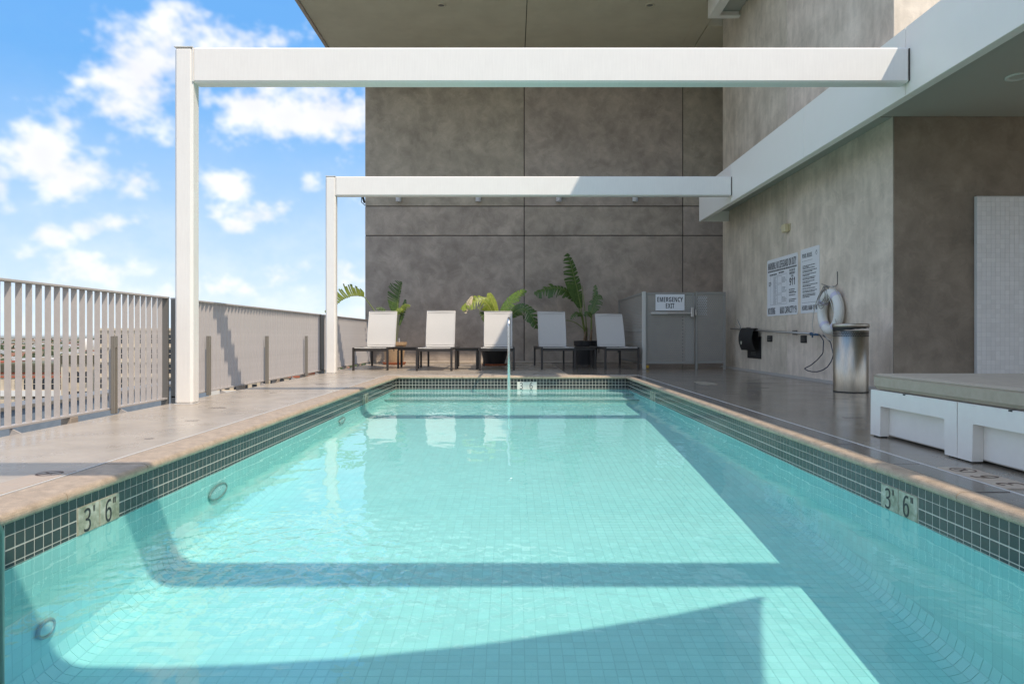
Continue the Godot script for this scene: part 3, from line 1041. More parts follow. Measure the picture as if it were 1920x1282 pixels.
	for i in 3:
		var x1: float = cols2[i + 1]
		var d0: float = 11.87 if i < 2 else 13.83
		if i == 1:
			part("soffit_panel", dbox(cols2[i] + 0.008, 3.60, 6.80, 7.4, d0, 16.6, 0.004), M.soffit, rf)
			part("soffit_panel", dbox(3.60, x1 - 0.008, 6.801, 7.399, 12.82, 16.6, 0.004), M.soffit, rf)
		else:
			part("soffit_panel", dbox(cols2[i] + 0.008, x1 - 0.008, 6.80, 7.4, d0, 16.6, 0.004), M.soffit, rf)
	part("core", dbox(-3.9, 3.6, 6.82, 7.39, 11.89, 16.58), M.joint, rf)
	part("edge_trim", dbox(-3.985, -3.925, 6.765, 7.42, 11.83, 16.62, 0.004), M.edge_trim, rf)
	for sx in [-1.32, 2.58]:
		var sl := thing("soffit_light", "small round light in the roof soffit, %s" % ("left of the panel joint" if sx < 0 else "right of the panel joint"), "ceiling light", Vector3(sx, 6.80, -12.95))
		part("bezel", lathe([Vector2(0.09, 0.0), Vector2(0.09, -0.012), Vector2(0.06, -0.014), Vector2(0.055, -0.002)], 24), M.soffit, sl)
		part("lens", lathe([Vector2(0.0, -0.003), Vector2(0.056, -0.003)], 24), M.fence_dark, sl)

# each panel was poured and troweled on its own: the same concrete, another part of its pattern
func cast(m: StandardMaterial3D) -> StandardMaterial3D:
	var c: StandardMaterial3D = m.duplicate()
	c.uv1_offset = Vector3(rnd(0, 1), rnd(0, 1), rnd(0, 1))
	var v := rnd(0.93, 1.0)
	c.albedo_color = Color(v, v * rnd(0.985, 1.0), v * rnd(0.97, 1.0))
	return c

func build_frames() -> void:
	var what := ["white steel frame nearest the camera, out over the near end of the pool", "large white post and beam frame spanning the pool in front", "smaller looking white post and beam frame in front of the loungers"]
	var at := [1.32, 6.288, 11.38]
	for i in 3:
		var f := thing("pergola_frame", what[i], "pergola frame", Vector3(-2.985, 0, -at[i]), 0.0, "white frames over the pool")
		part("post", box(Vector3(-0.083, 0.0, -0.15), Vector3(0.083, 3.243, 0.0), 0.022), M.white_paint, f)
		part("cap_plate", box(Vector3(-0.086, 3.2435, -0.153), Vector3(0.086, 3.250, 0.003), 0.002), M.white_paint, f)
		part("sealant_bead", box(Vector3(-0.087, 0.0005, -0.154), Vector3(0.087, 0.006, 0.004), 0.002), M.sealant, f)
		part("beam", box(Vector3(0.0835, 2.925, -0.148), Vector3(6.595, 3.243, -0.002), 0.016), M.white_paint, f)
		part("weld_bead", box(Vector3(0.080, 2.93, -0.146), Vector3(0.089, 3.24, -0.0005), 0.003), M.white_paint, f)
		part("end_gap", box(Vector3(6.5955, 2.94, -0.14), Vector3(6.604, 3.235, -0.01)), M.joint, f)

func build_fence() -> void:
	var panels := [[2.2, 6.50, "near stretch of grey slat fence with the town showing through"], [6.66, 11.70, "middle stretch of grey slat fence between the two white posts"], [11.86, 15.80, "far stretch of grey slat fence ending at the concrete wall"]]
	var slat := box(Vector3(-0.021, 0.045, -0.004), Vector3(0.021, 0.972, 0.004), 0.001)
	for p in panels:
		var f := thing("slat_fence", p[2], "fence", Vector3(-3.25, 0, -p[0]), 0.0, "fence along the roof edge")
		var len: float = p[1] - p[0]
		part("top_rail", box(Vector3(-0.036, 0.972, -len), Vector3(0.036, 0.988, 0.0), 0.002), M.fence, f)
		part("bottom_rail", box(Vector3(-0.028, 0.028, -len), Vector3(0.028, 0.045, 0.0), 0.002), M.fence, f)
		var d := 0.05
		while d < len - 0.02:
			part("slat", slat, M.fence, f, Vector3(rnd(-0.001, 0.001), 0, -d), Vector3(0, rnd(-0.02, 0.02), 0))
			d += 0.0963
		for e in [0.012, len - 0.012]:
			part("end_post", box(Vector3(-0.032, -0.1, -0.012), Vector3(0.032, 0.9715, 0.012), 0.002), M.fence_dark, f, Vector3(0, 0, -e))
		d = 0.42
		var k := 0
		while d < len - 0.2:
			if k % 2 == 0:
				part("stub", box(Vector3(-0.045, -0.3, -0.045), Vector3(0.03, 0.027, 0.045), 0.004), M.stub, f, Vector3(0, 0, -d))
			else:
				var tri3 := PackedVector2Array([Vector2(0.0, 0.027), Vector2(0.10, -0.02), Vector2(0.10, -0.2), Vector2(0.0, -0.2)])
				part("gusset", prism(tri3, -0.006, 0.006), M.fence, f, Vector3(0.004, 0, -d))
			d += 0.62
			k += 1
	var dd := 3.82
	for i in 6:
		var where: String = ["in front of the near fence end", "by the near fence, town behind it", "just past the large white post", "at the middle of the fence run", "third along from the large white post", "just before the far white post"][i]
		var q := thing("slotted_post", "short brown slotted metal post " + where, "post", Vector3(-3.185, 0, -dd), 0.0, "short posts along the fence")
		part("face", box(Vector3(-0.02, 0.0, -0.022), Vector3(0.002, 0.622, 0.022), 0.003), M.post_brown, q)
		part("cheek", box(Vector3(0.0025, 0.0, -0.022), Vector3(0.016, 0.622, -0.010), 0.002), M.post_brown, q)
		part("cheek", box(Vector3(0.0025, 0.0, 0.010), Vector3(0.016, 0.622, 0.022), 0.002), M.post_brown, q)
		part("head", box(Vector3(0.0025, 0.53, -0.0098), Vector3(0.015, 0.622, 0.0098), 0.001), M.post_brown, q)
		dd += 1.728

# ---------------------------------------------------------------- furniture
func make_lounger(back_lean: float, back_len: float, label: String, at: Vector3, turn: float) -> Node3D:
	var t := thing("sun_lounger", label, "sun lounger", at, turn, "sun loungers lined up before the wall")
	var leg := box(Vector3(-0.019, 0.0, -0.019), Vector3(0.019, 0.372, 0.019), 0.004)
	for sx in [-1.0, 1.0]:
		for z in [0.97, -0.88]:
			part("leg", leg, M.frame, t, Vector3(sx * 0.306, 0, z))
		part("side_rail", box(Vector3(-0.019, 0.372, -1.0), Vector3(0.019, 0.412, 0.99), 0.006), M.frame, t, Vector3(sx * 0.306, 0, 0))
	for z in [0.972, -0.88]:
		part("cross_rail", box(Vector3(-0.287, 0.345, -0.016), Vector3(0.287, 0.395, 0.016), 0.006), M.frame, t, Vector3(0, 0, z))
	# seat sling sags a little between the rails
	var st := new_st()
	st.set_smooth_group(0)
	for i in 10:
		for j in 8:
			var q := []
			for k in [[0, 0], [1, 0], [1, 1], [0, 1]]:
				var u: float = (i + k[0]) / 10.0
				var v: float = (j + k[1]) / 8.0
				q.append(Vector3(lerpf(-0.286, 0.286, u), 0.404 - 0.016 * sin(PI * u) + 0.002 * sin(v * 9.0), lerpf(0.985, -0.16, v)))
			quad(st, q[0], q[1], q[2], q[3], Vector3.UP)
	st.generate_normals()
	part("seat_sling", st.commit(), M.sling, t)
	part("front_hem", box(Vector3(-0.286, 0.397, 0.968), Vector3(0.286, 0.413, 0.992), 0.005), M.sling, t)
	var back := Node3D.new()
	back.name = "backrest"
	t.add_child(back)
	back.position = Vector3(0, 0.405, -0.16)
	back.rotation.x = -back_lean
	st = new_st()
	st.set_smooth_group(0)
	for side in [0.0, 1.0]:
		for i in 8:
			for j in 12:
				var q := []
				for k in [[0, 0], [1, 0], [1, 1], [0, 1]]:
					var u: float = (i + k[0]) / 8.0
					var v: float = (j + k[1]) / 12.0
					var bow := 0.020 * sin(PI * v) * sin(PI * v) - 0.012 * sin(PI * u) * (1.0 - absf(v - 0.5))
					q.append(Vector3(lerpf(-0.272, 0.272, u), v * back_len, bow + 0.016 - side * 0.006))
				quad(st, q[0], q[1], q[2], q[3], Vector3(0, 0, 1.0 - 2.0 * side))
	st.generate_normals()
	part("sling", st.commit(), M.sling, back)
	for sx in [-1.0, 1.0]:
		var pts := []
		for j in 9:
			var v := j / 8.0
			pts.append(Vector3(sx * 0.272, v * back_len, 0.020 * sin(PI * v) * sin(PI * v) + 0.010))
		part("sling_edge", tube(pts, 0.011, 0.011, 8), M.sling, back)
	part("top_rod", tube([Vector3(-0.272, back_len, 0.010), Vector3(0.272, back_len, 0.010)], 0.011, 0.011, 8), M.sling, back)
	for v in [0.055, 0.945]:
		part("hem_stitch", box(Vector3(-0.262, v * back_len - 0.002, 0.014 + 0.02 * sin(PI * v) * sin(PI * v)), Vector3(0.262, v * back_len + 0.002, 0.0185 + 0.02 * sin(PI * v) * sin(PI * v))), M.stitch, back)
	part("prop_bar", tube([Vector3(-0.2, 0.38, -0.006), Vector3(-0.2, 0.04, -0.36)], 0.009), M.frame, back)
	part("prop_bar", tube([Vector3(0.2, 0.38, -0.006), Vector3(0.2, 0.04, -0.36)], 0.009), M.frame, back)
	return t

func side_table(label: String, at: Vector3, turn := 0.0) -> void:
	var t := thing("side_table", label, "side table", at, turn, "low dark side tables between the loungers")
	part("top", box(Vector3(-0.235, 0.385, -0.235), Vector3(0.235, 0.405, 0.235), 0.006), M.frame, t)
	part("apron", box(Vector3(-0.205, 0.345, -0.205), Vector3(0.205, 0.384, 0.205), 0.003), M.frame, t)
	for sx in [-1.0, 1.0]:
		for sz in [-1.0, 1.0]:
			part("leg", box(Vector3(-0.018, 0.0, -0.018), Vector3(0.018, 0.3445, 0.018), 0.004), M.frame, t, Vector3(sx * 0.195, 0, sz * 0.195))

# a torn banana-like leaf along a bent midrib; face is the direction that its upper side looks to
func add_leaf(st: SurfaceTool, a: Vector3, b: Vector3, c: Vector3, wide: float, face: Vector3, strips: int, tear: float, droop: float, left := 1.0, right := 1.0) -> void:
	for s in [-1.0, 1.0]:
		var scale: float = left if s < 0 else right
		if scale <= 0.0:
			continue
		for i in strips:
			var t0 := float(i) / strips
			var t1 := float(i + 1) / strips
			var cut := rnd(0.35, 0.9) if t0 > 0.25 and rng.randf() < tear else 0.0
			var sag := droop * rnd(0.2, 1.9) + (rnd(-0.15, 0.25) if cut > 0.0 else 0.0)
			var prev := []
			for k in 4:
				var f := k / 3.0
				var row := []
				for e in 2:
					var t := t0 if e == 0 else t1
					var m := a.lerp(b, t).lerp(b.lerp(c, t), t)
					var dir := (b.lerp(c, t) - a.lerp(b, t)).normalized()
					var side: Vector3 = dir.cross(face).normalized() * s
					var n: Vector3 = side.cross(dir).normalized() * s
					var w := wide * scale * pow(sin(PI * clampf(0.06 + t * 0.90, 0.0, 1.0)), 0.65)
					var shrink := 1.0
					if cut > 0.0:
						shrink = 1.0 - cut * f * (0.75 if e == 1 else 0.45)
					var mid := a.lerp(b, (t0 + t1) / 2.0).lerp(b.lerp(c, (t0 + t1) / 2.0), (t0 + t1) / 2.0)
					var p := m + (mid - m) * (1.0 - shrink) * 1.6
					p += side * w * f + dir * w * 0.42 * f + n * w * 0.18 * f * (1.0 - f)
					p += Vector3.DOWN * w * sag * f * f
					row.append(p)
				if k > 0:
					quad(st, prev[0], prev[1], row[1], row[0], face)
				prev = row

func plant_leaf(t: Node3D, base: Vector3, a: Vector3, b: Vector3, c: Vector3, wide: float, face: Vector3, m: Material, strips := 14, tear := 0.6, droop := 0.25, left := 1.0, right := 1.0, stem_r := 0.012) -> void:
	var st := new_st()
	st.set_smooth_group(0)
	add_leaf(st, a, b, c, wide, face, strips, tear, droop, left, right)
	st.generate_normals()
	var o := part("leaf", st.commit(), m, t)
	var pts := []
	for i in 7:
		var f := i / 6.0
		var mid := base.lerp(a, 0.5) + (a - b) * 0.18
		pts.append(base.lerp(mid, f).lerp(mid.lerp(a, f), f))
	for i in range(1, 9):
		var f := i / 8.0 * 0.92
		pts.append(a.lerp(b, f).lerp(b.lerp(c, f), f) + face * 0.002)
	part("stalk", tube(pts, stem_r, 0.003, 6), M.stem if m != M.leaf_bright else M.stem_bright, o)

func pot_mesh(r0: float, r1: float, h: float, rim: float) -> ArrayMesh:
	return lathe([Vector2(0.0, 0.0), Vector2(r0, 0.0), Vector2(r0 + 0.004, 0.01), Vector2(r1, h - rim), Vector2(r1 + 0.018, h - rim + 0.004), Vector2(r1 + 0.02, h), Vector2(r1 - 0.015, h), Vector2(r1 - 0.02, h - 0.06), Vector2(0.0, h - 0.06)], 32, false)

func build_plants() -> void:
	# positions below are relative to each pot's foot
	var p1 := thing("potted_plant", "palm-like plant in a sunlit terracotta pot behind the leftmost lounger", "potted plant", Vector3(-2.57, 0, -15.12), 0.0, "potted plants along the wall")
	var o := part("pot", lathe([Vector2(0.0, 0.03), Vector2(0.19, 0.03), Vector2(0.25, 0.42), Vector2(0.27, 0.425), Vector2(0.275, 0.49), Vector2(0.245, 0.49), Vector2(0.235, 0.43), Vector2(0.0, 0.43)], 32, false), M.terracotta, p1)
	part("saucer", lathe([Vector2(0.0, 0.0), Vector2(0.23, 0.0), Vector2(0.26, 0.045), Vector2(0.245, 0.05), Vector2(0.22, 0.02), Vector2(0.0, 0.02)], 28, false), M.saucer, p1)
	part("soil", lathe([Vector2(0.0, 0.442), Vector2(0.234, 0.438)], 20), M.soil, p1)
	var c := Vector3(0.03, 0.43, 0.0)
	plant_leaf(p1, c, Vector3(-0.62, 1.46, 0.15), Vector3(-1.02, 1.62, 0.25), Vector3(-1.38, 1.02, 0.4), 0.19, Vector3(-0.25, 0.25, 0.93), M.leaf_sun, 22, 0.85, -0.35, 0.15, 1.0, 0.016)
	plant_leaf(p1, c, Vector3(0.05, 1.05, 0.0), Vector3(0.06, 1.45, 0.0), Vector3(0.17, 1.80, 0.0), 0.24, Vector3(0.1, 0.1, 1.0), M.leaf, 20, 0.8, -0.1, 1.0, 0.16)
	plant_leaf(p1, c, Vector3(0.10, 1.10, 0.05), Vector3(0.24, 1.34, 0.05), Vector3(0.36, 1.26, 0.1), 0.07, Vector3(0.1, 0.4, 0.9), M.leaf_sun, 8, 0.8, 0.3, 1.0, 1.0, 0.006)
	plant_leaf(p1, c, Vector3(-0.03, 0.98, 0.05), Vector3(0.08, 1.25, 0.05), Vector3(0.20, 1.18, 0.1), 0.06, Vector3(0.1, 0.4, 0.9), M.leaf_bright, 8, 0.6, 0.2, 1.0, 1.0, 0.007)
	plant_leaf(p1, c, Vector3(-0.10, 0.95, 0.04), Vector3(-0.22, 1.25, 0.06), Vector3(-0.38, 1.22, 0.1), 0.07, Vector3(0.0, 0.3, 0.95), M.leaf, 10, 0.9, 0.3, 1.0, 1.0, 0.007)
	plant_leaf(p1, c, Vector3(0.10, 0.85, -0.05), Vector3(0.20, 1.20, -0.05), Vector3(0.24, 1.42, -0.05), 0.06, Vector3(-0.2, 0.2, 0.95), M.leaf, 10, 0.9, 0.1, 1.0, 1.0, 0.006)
	part("label_stick", box(Vector3(0.10, 0.44, 0.0), Vector3(0.115, 0.57, 0.004)), M.sign, p1)

	var p2 := thing("potted_plant", "low broad leaved plant in a dark bowl behind the half shaded lounger", "potted plant", Vector3(-0.37, 0, -14.58), 0.0, "potted plants along the wall")
	part("pot", lathe([Vector2(0.0, 0.03), Vector2(0.21, 0.03), Vector2(0.285, 0.30), Vector2(0.30, 0.34), Vector2(0.28, 0.35), Vector2(0.26, 0.31), Vector2(0.0, 0.31)], 32, false), M.pot_black, p2)
	part("saucer", lathe([Vector2(0.0, 0.0), Vector2(0.25, 0.0), Vector2(0.27, 0.035), Vector2(0.25, 0.04), Vector2(0.0, 0.02)], 28, false), M.saucer, p2)
	part("soil", lathe([Vector2(0.0, 0.318), Vector2(0.262, 0.314)], 20), M.soil, p2)
	c = Vector3(0.02, 0.31, 0.0)
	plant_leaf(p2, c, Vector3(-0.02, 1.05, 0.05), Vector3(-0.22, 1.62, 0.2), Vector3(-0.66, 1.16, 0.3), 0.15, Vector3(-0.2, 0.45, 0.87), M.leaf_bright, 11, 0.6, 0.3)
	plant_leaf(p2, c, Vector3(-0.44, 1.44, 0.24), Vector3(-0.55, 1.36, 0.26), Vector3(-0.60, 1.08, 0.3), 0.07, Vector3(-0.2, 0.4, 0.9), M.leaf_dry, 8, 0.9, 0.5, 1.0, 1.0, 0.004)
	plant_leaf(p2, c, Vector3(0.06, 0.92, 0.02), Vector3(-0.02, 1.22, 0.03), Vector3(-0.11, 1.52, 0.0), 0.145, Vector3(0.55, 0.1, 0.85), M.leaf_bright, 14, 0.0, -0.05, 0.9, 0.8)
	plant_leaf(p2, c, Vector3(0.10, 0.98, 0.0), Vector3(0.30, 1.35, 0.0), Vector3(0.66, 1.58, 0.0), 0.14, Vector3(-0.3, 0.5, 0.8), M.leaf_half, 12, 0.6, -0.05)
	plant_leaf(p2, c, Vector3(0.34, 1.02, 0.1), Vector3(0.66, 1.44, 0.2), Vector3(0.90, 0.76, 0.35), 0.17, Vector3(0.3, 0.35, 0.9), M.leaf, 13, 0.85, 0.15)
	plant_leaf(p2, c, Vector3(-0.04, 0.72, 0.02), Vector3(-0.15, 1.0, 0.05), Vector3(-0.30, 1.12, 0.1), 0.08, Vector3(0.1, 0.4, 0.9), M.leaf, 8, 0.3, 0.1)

	var p3 := thing("potted_plant", "tall bird of paradise plant in a black tub by the shaded loungers", "potted plant", Vector3(1.63, 0, -15.2), 0.0, "potted plants along the wall")
	part("pot", lathe([Vector2(0.0, 0.0), Vector2(0.22, 0.0), Vector2(0.245, 0.40), Vector2(0.27, 0.405), Vector2(0.278, 0.51), Vector2(0.255, 0.515), Vector2(0.24, 0.45), Vector2(0.0, 0.45)], 32, false), M.pot_black, p3)
	part("soil", lathe([Vector2(0.0, 0.462), Vector2(0.241, 0.456)], 20), M.soil, p3)
	for s in [[0.0, -0.02, 0.30, 0.046], [0.10, 0.06, 0.26, 0.034], [-0.03, 0.05, 0.22, 0.036]]:
		part("husk_trunk", tube([Vector3(s[0], 0.44, s[1]), Vector3(s[0] - 0.01, 0.55, s[1]), Vector3(s[0] + 0.01, 0.5 + s[2], s[1])], s[3], s[3] * 0.55, 10), M.husk, p3)
	c = Vector3(0.0, 0.62, 0.0)
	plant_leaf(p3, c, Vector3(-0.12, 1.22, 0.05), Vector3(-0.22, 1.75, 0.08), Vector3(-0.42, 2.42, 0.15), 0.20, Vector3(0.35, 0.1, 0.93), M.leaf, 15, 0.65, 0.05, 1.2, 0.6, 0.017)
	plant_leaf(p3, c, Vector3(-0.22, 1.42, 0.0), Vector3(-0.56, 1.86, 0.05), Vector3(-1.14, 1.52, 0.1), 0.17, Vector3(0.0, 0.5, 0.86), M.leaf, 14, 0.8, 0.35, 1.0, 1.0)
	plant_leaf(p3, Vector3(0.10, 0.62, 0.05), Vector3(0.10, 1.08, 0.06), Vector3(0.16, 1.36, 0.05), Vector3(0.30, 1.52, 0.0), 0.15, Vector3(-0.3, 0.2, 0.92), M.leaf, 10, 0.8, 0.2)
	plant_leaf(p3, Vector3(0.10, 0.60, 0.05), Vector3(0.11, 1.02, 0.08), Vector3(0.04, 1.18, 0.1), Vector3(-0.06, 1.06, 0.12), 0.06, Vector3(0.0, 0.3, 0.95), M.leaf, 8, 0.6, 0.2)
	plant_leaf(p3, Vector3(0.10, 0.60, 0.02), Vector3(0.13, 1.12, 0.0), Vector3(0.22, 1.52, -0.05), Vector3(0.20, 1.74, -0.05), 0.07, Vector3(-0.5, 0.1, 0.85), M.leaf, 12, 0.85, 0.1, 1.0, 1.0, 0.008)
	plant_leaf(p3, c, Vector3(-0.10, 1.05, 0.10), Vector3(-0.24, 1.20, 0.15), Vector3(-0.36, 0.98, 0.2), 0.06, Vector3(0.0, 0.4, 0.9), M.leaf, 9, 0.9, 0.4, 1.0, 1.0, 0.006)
	var sp := []
	for i in 9:
		var f := i / 8.0
		sp.append(Vector3(-0.02, 0.72, 0.02).lerp(Vector3(-0.25, 1.02, 0.05), f).lerp(Vector3(-0.25, 1.02, 0.05).lerp(Vector3(-0.60, 0.95, 0.1), f), f))
	part("stalk", tube(sp, 0.012, 0.007, 6), M.stem, p3)
	part("stalk", tube([Vector3(0.02, 0.62, 0.0), Vector3(-0.02, 1.1, 0.0), Vector3(-0.10, 1.72, 0.05)], 0.014, 0.007, 6), M.stem, p3)
	part("stalk", tube([Vector3(-0.03, 0.62, 0.03), Vector3(-0.10, 1.0, 0.03), Vector3(-0.22, 1.40, 0.02)], 0.014, 0.008, 6), M.stem, p3)

func sheet_with_holes(w: float, h: float, pitch := 0.036) -> ArrayMesh:
	# a thin sheet in its xy plane, corner at the origin
	var st := new_st()
	var u := w / pitch
	var v := h / (pitch * 1.75)
	for k in [[0, 0], [1, 0], [1, 1], [0, 0], [1, 1], [0, 1]]:
		st.set_uv(Vector2(k[0] * u, k[1] * v))
		st.add_vertex(Vector3(k[0] * w, k[1] * h, 0))
	return st.commit()

func build_gate() -> void:
	var d := 12.9
	var g := thing("exit_gate", "perforated grey metal gate with a push bar", "gate", Vector3(2.49, 0, -d))
	for r in [[0.0, 0.04, 0.10, 1.43], [0.87, 0.91, 0.10, 1.43]]:
		part("stile", box(Vector3(r[0], r[2], -0.04), Vector3(r[1], r[3], 0.0), 0.003), M.gate, g)
	for y in [0.10, 1.385]:
		part("rail", box(Vector3(0.0405, y, -0.039), Vector3(0.8695, y + 0.045, -0.001), 0.003), M.gate, g)
	part("perforated_sheet", sheet_with_holes(0.83, 1.24), M.perforated, g, Vector3(0.04, 0.145, -0.012))
	part("mid_rail", box(Vector3(0.0405, 0.99, -0.035), Vector3(0.8695, 1.05, -0.0125), 0.002), M.gate, g)
	part("lock_plate", box(Vector3(0.74, 0.146, -0.038), Vector3(0.8695, 1.384, -0.014)), M.gate, g)
	part("hinge_block", box(Vector3(0.01, 0.02, -0.03), Vector3(0.06, 0.075, 0.0), 0.005), M.brass, g)
	var bar := part("push_bar", box(Vector3(0.09, 1.022, 0.03), Vector3(0.84, 1.066, 0.075), 0.010), M.aluminium, g)
	part("touch_pad", box(Vector3(0.10, 1.024, 0.0755), Vector3(0.39, 1.064, 0.084), 0.004), M.gate_light, bar)
	part("bracket", box(Vector3(0.09, 1.026, 0.0005), Vector3(0.14, 1.062, 0.0295), 0.002), M.aluminium, bar)
	part("latch_case", box(Vector3(0.825, 0.965, 0.0005), Vector3(0.885, 1.155, 0.082), 0.010), M.aluminium, bar)
	var sg := thing("exit_sign", "white EMERGENCY EXIT sign on the perforated gate", "sign", Vector3(2.942, 1.243, -d + 0.006))
	part("plate", box(Vector3(-0.27, -0.15, -0.002), Vector3(0.27, 0.15, 0.003), 0.001), M.sign, sg)
	write(sg, "lettering", "EMERGENCY", 0.475, 0.088, M.ink, Transform3D(Basis(), Vector3(0, 0.055, 0.0036)))
	write(sg, "lettering", "EXIT", 0.158, 0.088, M.ink, Transform3D(Basis(), Vector3(0, -0.062, 0.0036)))
	var fx := thing("perforated_screen", "fixed perforated metal panel between the gate and the concrete wing", "metal screen", Vector3(3.416, 0, -d))
	for r in [[0.0, 0.042], [0.525, 0.567]]:
		part("post", box(Vector3(r[0], 0.0, -0.04), Vector3(r[1], 1.44, 0.002), 0.003), M.gate, fx)
	for y in [0.11, 1.395]:
		part("rail", box(Vector3(0.0425, y, -0.039), Vector3(0.5245, y + 0.045, -0.001), 0.003), M.gate, fx)
	part("perforated_sheet", sheet_with_holes(0.483, 1.24), M.perforated, fx, Vector3(0.042, 0.155, -0.012))
	part("strike_plate", box(Vector3(-0.016, 1.0, 0.0025), Vector3(0.02, 1.11, 0.03), 0.004), M.aluminium, fx)
	part("sign_back", box(Vector3(0.06, 1.02, -0.30), Vector3(0.30, 1.38, -0.29)), M.sign, fx)
	var sd := thing("perforated_screen", "perforated metal side screen running back from the gate to the wall", "metal screen", Vector3(2.455, 0, -d))
	part("post", box(Vector3(-0.032, 0.0, -0.032), Vector3(0.033, 1.445, 0.032), 0.004), M.gate_light, sd)
	for y in [0.09, 0.70, 1.40]:
		part("rail", box(Vector3(-0.015, y, -2.93), Vector3(0.018, y + 0.04, -0.033), 0.002), M.gate, sd)
	part("post", box(Vector3(-0.02, 0.0, -2.945), Vector3(0.02, 1.44, -2.932), 0.002), M.gate, sd)
	part("perforated_sheet", sheet_with_holes(2.9, 1.28), M.perforated, sd, Vector3(0.0, 0.12, -0.03), Vector3(0, PI / 2.0, 0))

func text_lines(parent: Node, called: String, rows: Array, m: Material) -> void:
	# rows of unreadably small print: [x0, x1, y, height] on the sign's face, broken into word-long dashes
	var st := new_st()
	for r in rows:
		var x: float = r[0]
		while x < r[1]:
			var w := minf(rnd(0.015, 0.05), r[1] - x)
			add_box(st, Vector3(x, r[2] - r[3] / 2.0, 0.0035), Vector3(x + w, r[2] + r[3] / 2.0, 0.0042))
			x += w + 0.010
	part(called, st.commit(), m, parent)

func build_signs() -> void:
	# both hang on the side wall, facing the pool; their own x runs from the far end to the near one
	var turn := -PI / 2.0
	var a := thing("warning_sign", "white WARNING NO LIFEGUARD ON DUTY sign on the concrete wing", "sign", Vector3(4.196, 1.396, -10.775), turn)
	var rounded := func(w: float, h: float, r: float) -> PackedVector2Array:
		var out := PackedVector2Array()
		for q in [[1, 1, 0.0], [-1, 1, 0.5], [-1, -1, 1.0], [1, -1, 1.5]]:
			for i in 5:
				var an: float = (q[2] + i / 8.0) * PI
				out.append(Vector2(q[0] * (w / 2.0 - r) + cos(an) * r, q[1] * (h / 2.0 - r) + sin(an) * r))
		return out
	part("plate", prism(rounded.call(1.21, 0.91, 0.03), -0.003, 0.003), M.sign, a)
	write(a, "lettering", "WARNING: NO LIFEGUARD ON DUTY", 1.12, 0.115, M.ink, Transform3D(Basis(), Vector3(0, 0.345, 0.0038)))
	write(a, "lettering", "911", 0.20, 0.115, M.ink, Transform3D(Basis(), Vector3(0.41, 0.045, 0.0038)))
	write(a, "lettering", "IN CASE OF", 0.20, 0.034, M.ink, Transform3D(Basis(), Vector3(0.41, 0.215, 0.0038)))
	write(a, "lettering", "EMERGENCY", 0.21, 0.034, M.ink, Transform3D(Basis(), Vector3(0.41, 0.170, 0.0038)))
	write(a, "lettering", "CALL", 0.09, 0.030, M.ink, Transform3D(Basis(), Vector3(0.41, 0.127, 0.0038)))
	write(a, "lettering", "NO DIVING", 0.30, 0.105, M.ink, Transform3D(Basis(), Vector3(-0.41, -0.375, 0.0038)))
	write(a, "lettering", "MAX CAPACITY 19", 0.63, 0.105, M.ink, Transform3D(Basis(), Vector3(0.255, -0.375, 0.0038)))
	var rows := []
	for y in [-0.075, -0.105, -0.125, -0.16, -0.225, -0.252]:
		rows.append([0.29, rnd(0.48, 0.57), y, 0.014])
	text_lines(a, "small_print", [[-0.56, 0.57, 0.262, 0.024], [-0.49, -0.19, 0.205, 0.022], [-0.11, 0.10, 0.215, 0.022], [-0.53, -0.43, 0.085, 0.014], [-0.53, -0.42, 0.06, 0.014], [-0.53, -0.46, 0.035, 0.014]] + rows, M.ink)
	rows = []
	for k in 26:
		rows.append([-0.33, rnd(-0.24, -0.19), 0.16 - k * 0.017, 0.007])
	for k in 3:
		for j in 5:
			rows.append([0.02, rnd(0.12, 0.2), 0.13 - k * 0.15 - j * 0.018, 0.008])
	text_lines(a, "small_print", rows, M.faint_ink)
	var st := new_st()
	for r in [[-0.46, -0.18, -0.28, 0.18], [-0.16, 0.21, -0.28, 0.18], [-0.16, 0.0, -0.11, 0.03], [-0.16, 0.0, -0.26, -0.13], [-0.16, 0.0, 0.05, 0.16]]:
		for e in [[r[0], r[1], r[2], r[2] + 0.004], [r[0], r[1], r[3], r[3] + 0.004], [r[0], r[0] + 0.004, r[2], r[3]], [r[1], r[1] + 0.004, r[2], r[3]]]:
			add_box(st, Vector3(e[0], e[2], 0.0032), Vector3(e[1], e[3], 0.0036))
	part("diagram_frame", st.commit(), M.faint_ink, a)
	var b := thing("rules_sign", "narrower white POOL RULES sign beside the life ring", "sign", Vector3(4.196, 1.406, -9.755), turn)
	part("plate", prism(rounded.call(0.61, 0.92, 0.025), -0.003, 0.003), M.sign, b)
	write(b, "lettering", "POOL RULES", 0.32, 0.06, M.ink, Transform3D(Basis(), Vector3(-0.085, 0.36, 0.0038)))
	write(b, "lettering", "HOURS: 8AM-10PM", 0.50, 0.07, M.ink, Transform3D(Basis(), Vector3(-0.01, -0.385, 0.0038)))
	rows = [[-0.25, 0.09, 0.285, 0.004], [-0.25, 0.27, -0.31, 0.004]]
	var y := 0.215
	for k in 11:
		for j in rng.randi_range(1, 3):
			rows.append([-0.235, rnd(0.15, 0.26) if j == 0 else rnd(-0.05, 0.2), y, 0.011])
			y -= 0.019
		y -= 0.013
		if y < -0.26:
			break
	text_lines(b, "small_print", rows, M.ink)
	var em := tube([Vector3(0.20, 0.37, 0.004), Vector3(0.235, 0.40, 0.004), Vector3(0.245, 0.36, 0.004), Vector3(0.215, 0.335, 0.004), Vector3(0.19, 0.36, 0.004), Vector3(0.215, 0.40, 0.004)], 0.003, 0.003, 4)
	part("emblem", em, M.faint_ink, b)

